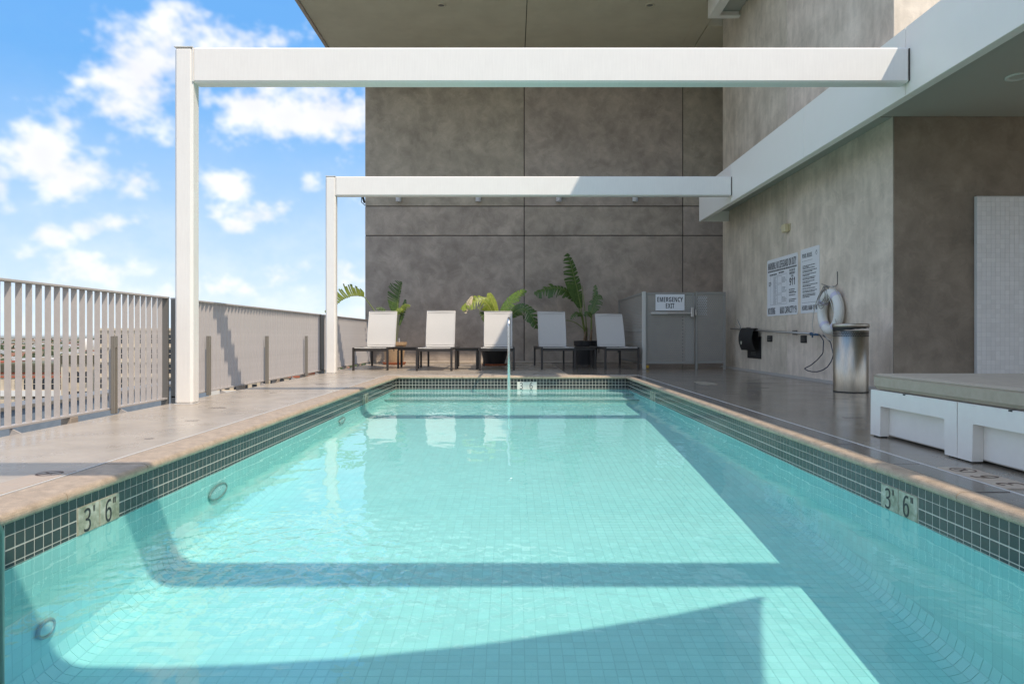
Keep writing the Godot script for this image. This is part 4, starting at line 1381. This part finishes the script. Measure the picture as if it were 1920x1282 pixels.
func build_wall_things() -> void:
	var w := 4.2
	var al := thing("alarm_box", "small beige alarm box high on the concrete wing", "alarm", Vector3(w, 2.26, -10.53))
	part("housing", box(Vector3(-0.085, -0.065, -0.065), Vector3(-0.012, 0.055, 0.065), 0.010), M.beige, al)
	part("back_plate", box(Vector3(-0.011, -0.05, -0.09), Vector3(-0.001, 0.06, 0.09), 0.003), M.beige, al)
	part("horn", box(Vector3(-0.075, 0.005, -0.12), Vector3(-0.03, 0.03, -0.066), 0.005), M.beige, al)
	# vents
	for q in [[12.62, 0.575, 0.22, 0.105, "half hidden behind the black mat"], [11.27, 0.577, 0.21, 0.10, "in the middle of the concrete wing"], [9.96, 0.575, 0.20, 0.108, "below the life ring"]]:
		var v := thing("wall_vent", "small square black louvred vent " + q[4], "vent", Vector3(w, q[1], -q[0]), 0.0, "black vents in the concrete wing")
		part("frame", box(Vector3(-0.012, -q[3] / 2.0, -q[2] / 2.0), Vector3(-0.001, q[3] / 2.0, q[2] / 2.0), 0.003), M.black, v)
		for k in 3:
			part("louvre", box(Vector3(-0.022, -0.026 + k * 0.024, -q[2] * 0.28), Vector3(-0.0125, -0.018 + k * 0.024, q[2] * 0.28), 0.001), M.fence_dark, v)
	var bv := thing("wall_hatch", "large black vent hatch below the hanging mat", "vent", Vector3(w, 0.41, -11.99))
	part("frame", box(Vector3(-0.014, -0.175, -0.33), Vector3(-0.001, 0.2, 0.33), 0.003), M.black, bv)
	for k in 3:
		part("louvre", box(Vector3(-0.022, -0.115 + k * 0.022, -0.12), Vector3(-0.0145, -0.109 + k * 0.022, 0.12), 0.001), M.fence_dark, bv)
	# the long pole on its hooks
	var pole := thing("pool_pole", "long silver pool pole with a blue end lying along the wall", "pole", Vector3(4.12, 0.70, -11.2))
	var a := Vector3(0.0, 0.060, -1.85)
	var b := Vector3(0.0, -0.050, 1.66)
	part("shaft", tube([a, b], 0.016, 0.016, 12), M.aluminium, pole)
	part("end_grip", tube([b, b + Vector3(0, -0.006, 0.08), b + Vector3(0, -0.012, 0.22)], 0.024, 0.012, 12), M.blue, pole)
	part("end_grip", tube([b + Vector3(0, 0.012, 0.04), b + Vector3(-0.01, -0.05, 0.06)], 0.012, 0.010, 8), M.blue, pole)
	for z in [-1.0, 1.0]:
		part("hook", box(Vector3(0.010, -0.03, -0.012), Vector3(0.079, 0.04, 0.012), 0.002), M.fence_dark, pole, Vector3(0, -z * 0.034, z))
	var hose := thing("hose_loop", "thin dark hose looping down from the pole's blue end", "hose", Vector3(4.13, 0.64, -9.30))
	var pts := []
	for p in [Vector3(0, 0.0, 0.0), Vector3(0, -0.08, 0.12), Vector3(0, -0.25, 0.10), Vector3(-0.02, -0.42, -0.22), Vector3(-0.03, -0.475, -0.42), Vector3(-0.03, -0.50, -0.30), Vector3(-0.02, -0.50, -0.02), Vector3(-0.01, -0.42, 0.26), Vector3(0, -0.26, 0.40), Vector3(0, -0.10, 0.32), Vector3(0, -0.01, 0.10)]:
		pts.append(p)
	var cur := Curve3D.new()
	for i in pts.size():
		var t: Vector3 = (pts[mini(i + 1, pts.size() - 1)] - pts[maxi(i - 1, 0)]) / 6.0
		cur.add_point(pts[i], -t, t)
	var sm := []
	for i in 60:
		sm.append(cur.sample_baked(cur.get_baked_length() * i / 59.0))
	part("hose", tube(sm, 0.007, 0.007, 6), M.hose, hose)
	var cord := thing("blue_cord", "thin blue cord tied to the far end of the pool pole", "cord", Vector3(4.11, 0.77, -12.45))
	part("strand", tube([Vector3(0, -0.02, 0.02), Vector3(-0.01, 0.04, 0.0), Vector3(-0.02, 0.10, -0.06), Vector3(-0.02, 0.15, -0.11)], 0.005, 0.003, 5), M.blue, cord)
	part("strand", tube([Vector3(0, -0.01, 0.0), Vector3(-0.03, 0.03, -0.10), Vector3(-0.03, 0.07, -0.20)], 0.003, 0.002, 5), M.blue, cord)
	# black mat folded over the pole
	var mt := thing("black_mat", "black rubber mat folded over the pool pole", "mat", Vector3(4.12, 0.735, -12.0))
	var st := new_st()
	st.set_smooth_group(0)
	var prof := []
	for i in 12:
		var v := i / 11.0
		prof.append(Vector2(-0.03 - 0.055 * sin(v * 2.6), -0.02 - 0.34 * (1.0 - v)))
	for i in 9:
		var an := PI - PI * i / 8.0
		prof.append(Vector2(0.034 * cos(an) - 0.006, 0.024 * sin(an)))
	prof.append(Vector2(0.028, -0.18))
	for k in prof.size() - 1:
		for j in 6:
			var q := []
			for e in [[0, 0], [1, 0], [1, 1], [0, 1]]:
				var p: Vector2 = prof[k + e[0]]
				var z := lerpf(-0.34, 0.34, (j + e[1]) / 6.0)
				q.append(Vector3(p.x + 0.012 * sin(z * 8.0) * clampf(-p.y * 3.0, 0.0, 1.0), p.y - 0.02 * z + 0.03 * z * clampf(-p.y * 3.0, 0.0, 1.0), z))
			quad(st, q[0], q[1], q[2], q[3], Vector3(-1, 0.3, 0))
	st.generate_normals()
	part("sheet", st.commit(), M.black, mt)
	part("patch", box(Vector3(-0.098, -0.265, -0.20), Vector3(-0.092, -0.205, -0.13), 0.001), M.marker, mt)
	# life ring on its hook
	var lr := thing("life_ring", "white life ring hanging on the concrete wing above the bin", "life ring", Vector3(4.125, 0.935, -8.97))
	st = new_st()
	st.set_smooth_group(0)
	var circle := []
	for i in 48:
		circle.append(Vector3(0, sin(TAU * i / 48) * 0.238, cos(TAU * i / 48) * 0.238))
	add_tube(st, circle, 0.062, 0.062, 16, true)
	st.generate_normals()
	part("ring", st.commit(), M.ring, lr)
	for an in [0.9, 2.5, 4.0, 5.4]:
		var arc := []
		for i in 5:
			var q: float = an + (i - 2) * 0.06
			arc.append(Vector3(0, sin(q) * 0.238, cos(q) * 0.238))
		part("band", tube(arc, 0.0645, 0.0645, 16), M.ring_band, lr)
	var seg := []
	for i in 5:
		var q0 := 0.9 + TAU / 4.0 * i
		seg.append(q0)
	for i in 4:
		var arc := []
		for k in 13:
			var f := k / 12.0
			var q: float = seg[i] + (seg[i + 1] - seg[i]) * f
			var r := 0.305 + 0.045 * sin(PI * f)
			arc.append(Vector3(-0.01, sin(q) * r - 0.02 * sin(PI * f), cos(q) * r))
		part("grab_rope", tube(arc, 0.006, 0.006, 6), M.rope, lr)
	var hk := thing("ring_hook", "dark metal hook that holds the coiled rope and life ring", "hook", Vector3(4.2, 1.29, -8.93))
	part("rod", tube([Vector3(-0.004, 0.16, 0.0), Vector3(-0.004, 0.0, 0.0), Vector3(-0.03, -0.03, 0.0), Vector3(-0.10, -0.03, -0.03), Vector3(-0.15, 0.01, -0.13)], 0.007, 0.006, 6), M.fence_dark, hk)
	var rp := thing("rope_coil", "loose coils of grey rope hung over the life ring's hook", "rope", Vector3(4.09, 1.27, -9.05))
	for k in 5:
		var loop := []
		var w0 := rnd(0.07, 0.16)
		var h0 := rnd(0.18, 0.30)
		var lean := rnd(-0.10, 0.08)
		for i in 24:
			var q := TAU * i / 24
			var f := (1.0 - cos(q)) / 2.0
			loop.append(Vector3(-0.012 * k + 0.03 - 0.05 * f, -h0 * f, sin(q) * w0 * (0.35 + f) + lean * f))
		part("loop", tube(loop, 0.0048, 0.0048, 5, true), M.rope_grey, rp)
	part("tail", tube([Vector3(0, 0, 0), Vector3(-0.02, -0.15, 0.16), Vector3(-0.02, -0.35, 0.30), Vector3(-0.01, -0.55, 0.36)], 0.006, 0.006, 5), M.rope, rp)
	part("tail", tube([Vector3(0, -0.02, -0.02), Vector3(-0.03, -0.2, -0.20), Vector3(-0.03, -0.36, -0.28), Vector3(-0.02, -0.52, -0.34), Vector3(-0.02, -0.62, -0.28)], 0.006, 0.006, 5), M.rope, rp)
	# waste bin
	var bn := thing("waste_bin", "brushed steel waste bin with a black liner by the concrete wing", "waste bin", Vector3(3.775, 0, -7.72))
	bn.scale = Vector3(1, 1.04, 1)
	var body := part("body", lathe([Vector2(0.0, 0.004), Vector2(0.176, 0.004), Vector2(0.178, 0.012), Vector2(0.181, 0.655), Vector2(0.178, 0.655)], 56), M.steel, bn)
	part("base_ring", lathe([Vector2(0.174, 0.0), Vector2(0.180, 0.0), Vector2(0.180, 0.010), Vector2(0.174, 0.010)], 48), M.black, bn)
	var ln := new_st()
	ln.set_smooth_group(0)
	for k in 48:
		var q := []
		for e in [[0, 0], [1, 0], [1, 1], [0, 1]]:
			var an: float = TAU * (k + e[0]) / 48.0
			q.append(Vector3(cos(an) * 0.184, 0.70 if e[1] == 1 else 0.668 + 0.016 * cos(an - 0.4) + 0.004 * sin(an * 7.0), sin(an) * 0.184))
		quad(ln, q[0], q[1], q[2], q[3], q[0] * Vector3(1, 0, 1))
	ln.generate_normals()
	part("liner", ln.commit(), M.black, bn)
	part("lid_rim", lathe([Vector2(0.0, 0.712), Vector2(0.10, 0.712), Vector2(0.125, 0.722), Vector2(0.182, 0.728), Vector2(0.190, 0.720), Vector2(0.190, 0.690), Vector2(0.183, 0.688)], 56), M.steel, bn)
	st = new_st()
	for r in 3:
		for k in 64:
			var an := TAU * (k + 0.5 * (r % 2)) / 64.0
			add_box(st, Vector3(-0.0042, -0.0042, -0.0008), Vector3(0.0042, 0.0042, 0.0008), 0.0, Transform3D(Basis(Vector3.UP, PI / 2.0 - an), Vector3(cos(an) * 0.1815, 0.600 + r * 0.0175, sin(an) * 0.1815)))
	var pf := part("perforation", st.commit(), M.black, body)
	pf.set_meta("kind", "stuff")

func build_lounge_bed() -> void:
	# two white plastic plinths side by side with one flat cushion
	for i in 2:
		var d1 := 4.347 - i * 0.848
		var b := thing("bed_plinth", ["white plastic lounge bed base with a recessed panel, the one by the bin", "white plastic lounge bed base with a recessed panel, cut by the right edge"][i], "lounge base", Vector3(2.25, 0, -d1), 0.0, "white lounge bed bases")
		var l := 0.845
		var w := 1.55
		part("shell", box(Vector3(0.055, 0.012, 0.001), Vector3(w, 0.286, l - 0.001), 0.008), M.plastic, b)
		var out := PackedVector2Array([Vector2(0, 0.008), Vector2(0.004, 0.284), Vector2(0.006, 0.288), Vector2(l - 0.006, 0.288), Vector2(l - 0.002, 0.284), Vector2(l, 0.008), Vector2(l - 0.10, 0.008), Vector2(l - 0.105, 0.188), Vector2(l - 0.11, 0.193), Vector2(0.122, 0.193), Vector2(0.117, 0.188), Vector2(0.112, 0.008)])
		part("face_frame", prism(out, -0.054, 0.0), M.plastic, b, Vector3.ZERO, Vector3(0, -PI / 2.0, 0))
		for e in [[0.0, 0.112], [l - 0.10, l]]:
			part("foot", box(Vector3(0.01, 0.0, e[0] + 0.02), Vector3(0.05, 0.0078, e[0] + 0.05)), M.black, b)
			part("foot", box(Vector3(0.01, 0.0, e[1] - 0.035), Vector3(0.05, 0.0078, e[1] - 0.01)), M.black, b)
		part("notch", box(Vector3(-0.0005, 0.281, 0.36), Vector3(0.02, 0.2885, 0.385)), M.black, b)
	var c := thing("bed_cushion", "thick taupe cushion on top of the white lounge bed", "cushion", Vector3(2.25, 0.2895, -4.335))
	part("pad", box(Vector3(0.004, 0.003, 0.0), Vector3(1.54, 0.1, 1.68), 0.022), M.cushion, c)
	part("seam", tube([Vector3(0.003, 0.088, 0.02), Vector3(0.003, 0.088, 1.66)], 0.003, 0.003, 5), M.cushion, c)

func build_rails() -> void:
	var r := thing("grab_rail", "polished steel grab rail rising from the pool steps", "handrail", Vector3(-0.045, 0, -9.9))
	var pts := [Vector3(0, -0.32, 0.0), Vector3(0, 0.45, 0.0), Vector3(0, 0.74, -0.01)]
	for i in 7:
		var a := PI - PI / 2.0 * i / 6.0
		pts.append(Vector3(0, 0.76 + 0.115 * sin(a), -0.13 - 0.12 * cos(a)))
	pts.append(Vector3(0, 0.86, -0.7))
	for i in 6:
		var a := PI / 2.0 * i / 5.0
		pts.append(Vector3(0, 0.74 + 0.12 * cos(a), -1.02 - 0.12 * sin(a)))
	pts.append(Vector3(0, 0.0, -1.15))
	part("tube", tube(pts, 0.0195, 0.0195, 14), M.chrome, r)
	part("escutcheon", lathe([Vector2(0.023, 0.02), Vector2(0.05, 0.006), Vector2(0.05, 0.0)], 24), M.chrome, r, Vector3(0, 0.001, -1.15))
	var n := thing("ladder_rail", "green tinted rail of the pool ladder at the left edge", "handrail", Vector3(-0.905, 0, -1.2))
	var q := [Vector3(0, -0.5, 0.0), Vector3(0, 0.28, 0.0)]
	for i in 7:
		var a := PI - PI * i / 6.0
		q.append(Vector3(0, 0.28 + 0.10 * sin(a), 0.28 + 0.28 * cos(a)))
	q.append(Vector3(0, 0.0, 0.8))
	part("tube", tube(q, 0.021, 0.021, 12), mat(lin(0.16, 0.26, 0.22), 0.3, 0.6), n)
	# underwater fittings in the left pool wall
	for f in [[4.22, -0.325, 0.12, 0.04, "nearer round fitting just under water in the left pool wall"], [7.30, -0.268, 0.12, 0.025, "farther round fitting just under water in the left pool wall"], [2.66, -0.50, 0.045, 0.03, "round return jet low in the left pool wall, nearest the camera"]]:
		var t := thing("pool_fitting", f[4], "pool fitting", Vector3(-1.797, f[1], -f[0]))
		var ring := []
		for i in 30:
			var a := TAU * i / 30
			ring.append(Vector3(0.008, sin(a) * f[3] - cos(a) * f[2] * 0.05, cos(a) * f[2]))
		part("bezel", tube(ring, 0.007, 0.007, 8, true), mat(lin(0.16, 0.32, 0.29), 0.4, 0.1), t)
		var st := new_st()
		st.set_smooth_group(0)
		for i in 30:
			var a: Vector3 = ring[i]
			var b: Vector3 = ring[(i + 1) % 30]
			tri(st, a, b, Vector3(0.022, 0, 0), Vector3.RIGHT)
		st.generate_normals()
		part("lens", st.commit(), mat(lin(0.30, 0.62, 0.60), 0.2), t)

func build_sconces() -> void:
	var px := [-2.58, -0.765, 1.065, 2.80]
	var names := ["leftmost", "second from left", "third from left", "rightmost"]
	for i in 4:
		var s := thing("wall_light", "small white cylinder light on the back wall under the beam, %s of four" % names[i], "wall light", Vector3(px[i], 3.80, -15.85))
		part("cylinder", lathe([Vector2(0.0, 0.13), Vector2(0.062, 0.13), Vector2(0.064, 0.125), Vector2(0.064, -0.125), Vector2(0.055, -0.128), Vector2(0.050, -0.11), Vector2(0.0, -0.11)], 28, false), M.sconce, s, Vector3(0, 0, 0.10))
		part("arm", box(Vector3(-0.03, -0.04, 0.001), Vector3(0.03, 0.04, 0.04)), M.sconce, s)
	var fl := thing("floodlight", "small black framed floodlight on the outer edge of the back wall", "floodlight", Vector3(-3.37, 3.74, -15.9))
	part("yoke", tube([Vector3(0.0, 0.10, 0.0), Vector3(-0.08, 0.06, 0.0), Vector3(-0.09, -0.05, 0.0), Vector3(0.0, -0.13, 0.0)], 0.010, 0.010, 6), M.black, fl)
	part("lamp_head", box(Vector3(-0.055, -0.06, -0.04), Vector3(-0.012, 0.08, 0.04), 0.006), M.black, fl, Vector3.ZERO, Vector3(0, 0, 0.3))

func build_umbrella() -> void:
	# stands behind the camera; only its shadow on the pool floor shows
	var u := thing("patio_umbrella", "large square patio umbrella behind the camera that shades the near water", "umbrella", Vector3(0.75, 0, 0.35))
	var corner := [Vector3(2.102, 2.5, -1.834), Vector3(-2.05, 2.5, -1.42), Vector3(-2.4, 2.5, 2.0), Vector3(1.45, 2.5, 1.7)]
	var apex := Vector3(0, 3.15, 0)
	for i in 4:
		var a: Vector3 = corner[i]
		var b: Vector3 = corner[(i + 1) % 4]
		var st := new_st()
		var n := 10
		for k in n:
			var f0 := float(k) / n
			var f1 := float(k + 1) / n
			var inward := apex - (a + b) / 2.0
			var e0 := a.lerp(b, f0) + inward * (0.33 if i == 0 else 0.05) * pow(sin(PI * f0), 0.85)
			var e1 := a.lerp(b, f1) + inward * (0.33 if i == 0 else 0.05) * pow(maxf(sin(PI * f1), 0.0), 0.85)
			tri(st, apex, e0, e1, Vector3.UP)
			tri(st, apex - Vector3.UP * 0.006, e0 - Vector3.UP * 0.006, e1 - Vector3.UP * 0.006, Vector3.DOWN)
			quad(st, e0, e1, e1 - Vector3.UP * 0.006, e0 - Vector3.UP * 0.006, e0 - apex)
		part("canopy_panel", st.commit(), M.umbrella, u)
		part("rib", tube([apex - Vector3.UP * 0.03, a - Vector3.UP * 0.03], 0.012, 0.009, 6), M.frame, u)
	part("mast", tube([Vector3(1.9, 0.05, 2.3), Vector3(1.9, 2.9, 2.3), Vector3(1.4, 3.35, 1.7), Vector3(0, 3.3, 0), Vector3(0, 3.1, 0)], 0.035, 0.03, 10), M.frame, u)
	part("base", box(Vector3(1.5, 0.0, 1.9), Vector3(2.3, 0.07, 2.7), 0.01), M.frame, u)

# ---------------------------------------------------------------- the neighbouring roof and the town below
const GROUND_Y := -24.0

func far_building(called: String, label: String, category: String, x0: float, x1: float, top: float, d: float, deep: float, m: Material, group := "") -> Node3D:
	var t := thing(called, label, category, Vector3((x0 + x1) / 2.0, GROUND_Y, -d), 0.0, group)
	part("wall", box(Vector3((x0 - x1) / 2.0, 0.0, -deep), Vector3((x1 - x0) / 2.0, top - GROUND_Y, 0.0)), m, t)
	return t

func windows(t: Node3D, x0: float, x1: float, n: int, y: float, w: float, h: float, arched := false, hood: Material = null) -> void:
	var st := new_st()
	add_box(st, Vector3(-w / 2.0, 0.0, 0.0), Vector3(w / 2.0, h, 0.12))
	var glass := box(Vector3(-w / 2.0, 0.0, 0.02), Vector3(w / 2.0, h, 0.10))
	if arched:
		var out := PackedVector2Array([Vector2(-w / 2.0, 0), Vector2(w / 2.0, 0)])
		for i in 9:
			out.append(Vector2(cos(PI * i / 8.0) * w / 2.0, h - w / 2.0 + sin(PI * i / 8.0) * w / 2.0))
		glass = prism(out, 0.02, 0.10)
	var bar := box(Vector3(-w / 2.0, h * 0.48, 0.101), Vector3(w / 2.0, h * 0.48 + 0.18, 0.18))
	for i in n:
		var x := lerpf(x0, x1, (i + 0.5) / n)
		var o := part("window", glass, M.glass_far, t, Vector3(x, y, 0))
		part("transom", bar, M.trim_far, o)
		if hood:
			part("sill", box(Vector3(-w * 0.65, -0.45, 0.0), Vector3(w * 0.65, -0.05, 0.35)), hood, o)

func build_town() -> void:
	# lower roof next door with its blue-grey parapet
	var pr := thing("parapet_wall", "blue grey rendered parapet of the lower roof beyond the fence", "parapet wall", Vector3(-7.0, 0, 0))
	part("wall", box(Vector3(-0.35, -3.0, -16.0), Vector3(0.0, -0.415, -6.0)), M.render_blue, pr)
	part("coping", box(Vector3(-0.40, -0.414, -16.05), Vector3(0.05, -0.355, -5.95), 0.006), M.post_brown, pr)
	var lr := thing("lower_roof", "grey lower roof surface between the terrace and the blue parapet", "roof", Vector3(-5.1, -3.0, -6.0))
	part("surface", box(Vector3(-2.2, -0.3, -12.0), Vector3(1.9, 0.0, 8.0)), M.render_blue, lr)
	var own := thing("terrace_building", "building under the pool terrace, only its roof edge in view", "building", Vector3(2.9, 0, -4.0))
	part("wall", box(Vector3(-6.02, GROUND_Y, -14.0), Vector3(9.0, -0.9, 12.0)), M.soffit, own)
	part("edge_beam", box(Vector3(-6.03, -0.89, -12.6), Vector3(-5.4, -0.355, 12.0)), M.joint, own)

	var st := new_st()
	quad(st, Vector3(-7000, GROUND_Y, 3000), Vector3(7000, GROUND_Y, 3000), Vector3(7000, GROUND_Y, -7000), Vector3(-7000, GROUND_Y, -7000), Vector3.UP)
	structure("ground", st.commit(), M.ground)

	# long cream block with arched windows across the way
	var a := far_building("cream_block", "long cream building with arched windows seen between the fence slats", "building", -185.0, -70.0, -12.2, 250.0, 22.0, M.cream)
	part("cornice", box(Vector3(-57.9, 11.6, -22.4), Vector3(57.9, 14.2, 0.9)), M.cornice_far, a)
	part("roof_edge", box(Vector3(-57.6, 14.21, -22.2), Vector3(57.6, 14.8, 0.6)), M.roof_moss, a)
	for y in [10.9, 9.6]:
		part("string_course", box(Vector3(-57.6, y, 0.01), Vector3(57.6, y + 0.55, 0.4)), M.roof_red, a)
	part("balcony_band", box(Vector3(-57.55, 2.9, 0.01), Vector3(57.55, 4.9, 0.7)), M.white_far, a)
	windows(a, -56.0, 56.0, 34, 5.3, 1.7, 4.0, true)
	windows(a, -56.0, 56.0, 34, 0.6, 1.7, 2.1)
	var c := far_building("brick_building", "narrow orange brick front set against the cream building", "building", -148.5, -140.0, -10.6, 246.0, 3.0, M.brick_far)
	part("parapet", box(Vector3(-4.5, 13.4, -3.1), Vector3(4.5, 14.3, 0.3)), M.cream, c)
	windows(c, -3.6, 3.6, 2, 4.6, 1.5, 5.0, true)
	var b := far_building("cream_tower", "tall cream building with balconies rising beside the near white post", "building", -123.0, -97.0, 2.2, 205.0, 18.0, M.cream)
	for k in 4:
		part("floor_band", box(Vector3(-13.2, 8.0 + k * 4.4, 0.01), Vector3(13.2, 8.5 + k * 4.4, 0.5)), M.trim_far, b)
		windows(b, -12.5, 12.5, 9, 9.2 + k * 4.4, 1.5, 2.6)
	part("roof", box(Vector3(-13.3, 26.21, -18.3), Vector3(13.3, 26.9, 0.6)), M.trim_far, b)
	var b2 := far_building("cream_annex", "lower stepped wing of cream masonry left of the tall cream building", "building", -140.0, -118.0, -5.2, 215.0, 16.0, M.cream)
	part("cornice", box(Vector3(-11.2, 16.0, -16.2), Vector3(11.2, 18.6, 0.6)), M.cornice_far, b2)
	windows(b2, -10.4, 10.4, 7, 10.2, 1.4, 3.4, true)
	windows(b2, -10.4, 10.4, 7, 4.4, 1.4, 3.0)
	for i in 2:
		var tk := thing("rooftop_tank", ["white round rooftop tank, left one of the pair", "white round rooftop tank, right one of the pair"][i], "tank", Vector3(-136.0 + i * 3.6, -5.1, -222.0), 0.0, "white tanks on the roof")
		part("tank", lathe([Vector2(0.0, 5.0), Vector2(1.0, 4.8), Vector2(1.7, 4.0), Vector2(1.7, 1.2), Vector2(0.0, 1.2)], 20), M.white_far, tk)
		part("stand", lathe([Vector2(0.4, 1.19), Vector2(0.4, 0.0)], 8), M.cornice_far, tk)
	# smaller buildings between there and the horizon, each one a thing
	var list := [
		["red_block", "red brick walk-up at the far left behind the fence", -268.0, -246.0, -12.5, 330.0, "red"],
		["red_block", "orange roofed house beside the red walk-up", -240.0, -226.0, -13.5, 338.0, "orange"],
		["white_block", "white flat roofed warehouse behind the orange roofed house", -268.0, -220.0, -13.0, 400.0, "white"],
		["white_block", "low white sheds in a line beyond the trees", -300.0, -255.0, -16.0, 520.0, "white"],
		["tan_block", "tan office block right of the white warehouse", -205.0, -190.0, -12.0, 360.0, "tan"],
		["white_block", "pale grey store with a flat roof left of the brown post", -180.0, -165.0, -14.0, 350.0, "grey"],
		["red_block", "dark red gabled hall behind the cream building", -225.0, -210.0, -14.5, 345.0, "red"],
		["tan_block", "sand coloured apartment house near the large white post", -150.0, -132.0, -11.0, 380.0, "tan"],
		["white_block", "distant white slab block on the skyline", -420.0, -400.0, -10.0, 760.0, "white"],
		["tan_block", "distant tan tower on the skyline", -530.0, -520.0, -6.0, 900.0, "tan"],
		["white_block", "distant pair of joined white offices", -330.0, -300.0, -12.0, 700.0, "white"],
		["white_block", "long white roofed depot far out towards the horizon", -640.0, -560.0, -15.0, 1000.0, "white"],
	]
	var look := {"red": lin(0.36, 0.11, 0.06), "orange": lin(0.60, 0.40, 0.26), "white": lin(0.74, 0.72, 0.68), "tan": lin(0.55, 0.44, 0.32), "grey": lin(0.42, 0.42, 0.42)}
	for q in list:
		var t := far_building(q[0], q[1], "building", q[2], q[3], q[4], q[5], 14.0, mat(look[q[6]], 0.85))
		var w: float = q[3] - q[2]
		part("roof", box(Vector3(-w / 2.0 - 0.4, q[4] - GROUND_Y + 0.01, -14.4), Vector3(w / 2.0 + 0.4, q[4] - GROUND_Y + 0.8, 0.5)), M.roof_red if q[6] == "orange" or q[6] == "red" else M.white_far, t)
		windows(t, -w / 2.0 + 0.5, w / 2.0 - 0.5, maxi(3, int(w / 4.0)), (q[4] - GROUND_Y) * 0.45, 1.6, 2.4)
	# everything farther: roofs and tree tops that read as one mass
	var at := []
	var cols := []
	for i in 2600:
		var d := pow(rng.randf(), 2.0) * 5200.0 + 330.0
		var x := -d * rnd(0.20, 0.80)
		if d < 1100.0 and rng.randf() < 0.6:
			continue
		var h := rnd(3.0, 9.0)
		at.append(Transform3D(Basis.from_scale(Vector3(rnd(8, 26), h, rnd(8, 20))), Vector3(x, GROUND_Y + h / 2.0, -d)))
		var v := rnd(0.35, 0.8)
		cols.append([Color(v, v * 0.97, v * 0.92), Color(v * 0.8, v * 0.66, v * 0.5), Color(v * 0.6, v * 0.3, v * 0.2), Color(v, v, v)][rng.randi() % 4])
	scatter("distant_town", cbox(Vector3.ONE), M.far_wall, self, at, cols)
	at = []
	cols = []
	var blob := new_st()
	blob.set_smooth_group(-1)
	add_lathe(blob, [Vector2(0.0, 0.55), Vector2(0.35, 0.42), Vector2(0.5, 0.05), Vector2(0.36, -0.35), Vector2(0.0, -0.5)], 7)
	for i in 9000:
		var d := pow(rng.randf(), 1.7) * 4600.0 + 290.0
		var x := -d * rnd(0.18, 0.82)
		var s := rnd(3.0, 9.0)
		at.append(Transform3D(Basis(Vector3.UP, rnd(0, TAU)).scaled(Vector3(s, s * rnd(0.7, 1.3), s)), Vector3(x, GROUND_Y + s * 0.45, -d)))
		var v := rnd(0.6, 1.4)
		cols.append(Color(0.055 * v, 0.075 * v, 0.028 * v))
	scatter("distant_trees", blob.commit(), M.foliage_far, self, at, cols)

func _ready() -> void:
	rng.seed = 20240611
	setting_the_view()
	make_materials()
	more_materials()
	build_walls()
	build_deck()
	build_pool()
	build_water()
	build_frames()
	build_fence()
	build_town()
	build_umbrella()
	build_lounge_bed()
	build_gate()
	build_signs()
	build_wall_things()
	build_rails()
	build_sconces()
	make_lounger(0.36, 0.745, "leftmost sunlit lounger, by the fence and terracotta pot", Vector3(-2.57, 0, -13.45), 0.02)
	make_lounger(0.34, 0.745, "second lounger from the fence, fully in sun", Vector3(-1.39, 0, -13.25), 0.01)
	make_lounger(0.375, 0.75, "middle lounger with a diagonal shadow across its back", Vector3(-0.275, 0, -13.45), 0.0)
	make_lounger(0.36, 0.75, "shaded lounger left of the tall black potted plant", Vector3(0.82, 0, -13.75), 0.04)
	make_lounger(0.48, 0.74, "shaded, lower reclined lounger beside the perforated gate", Vector3(2.0, 0, -13.75), 0.03)
	side_table("sunlit side table between the two leftmost loungers", Vector3(-2.0, 0, -13.55))
	side_table("side table between the second and the half shaded lounger", Vector3(-0.845, 0, -13.0))
	side_table("side table in shade in front of the black plant tub", Vector3(1.43, 0, -13.7))
	build_plants()
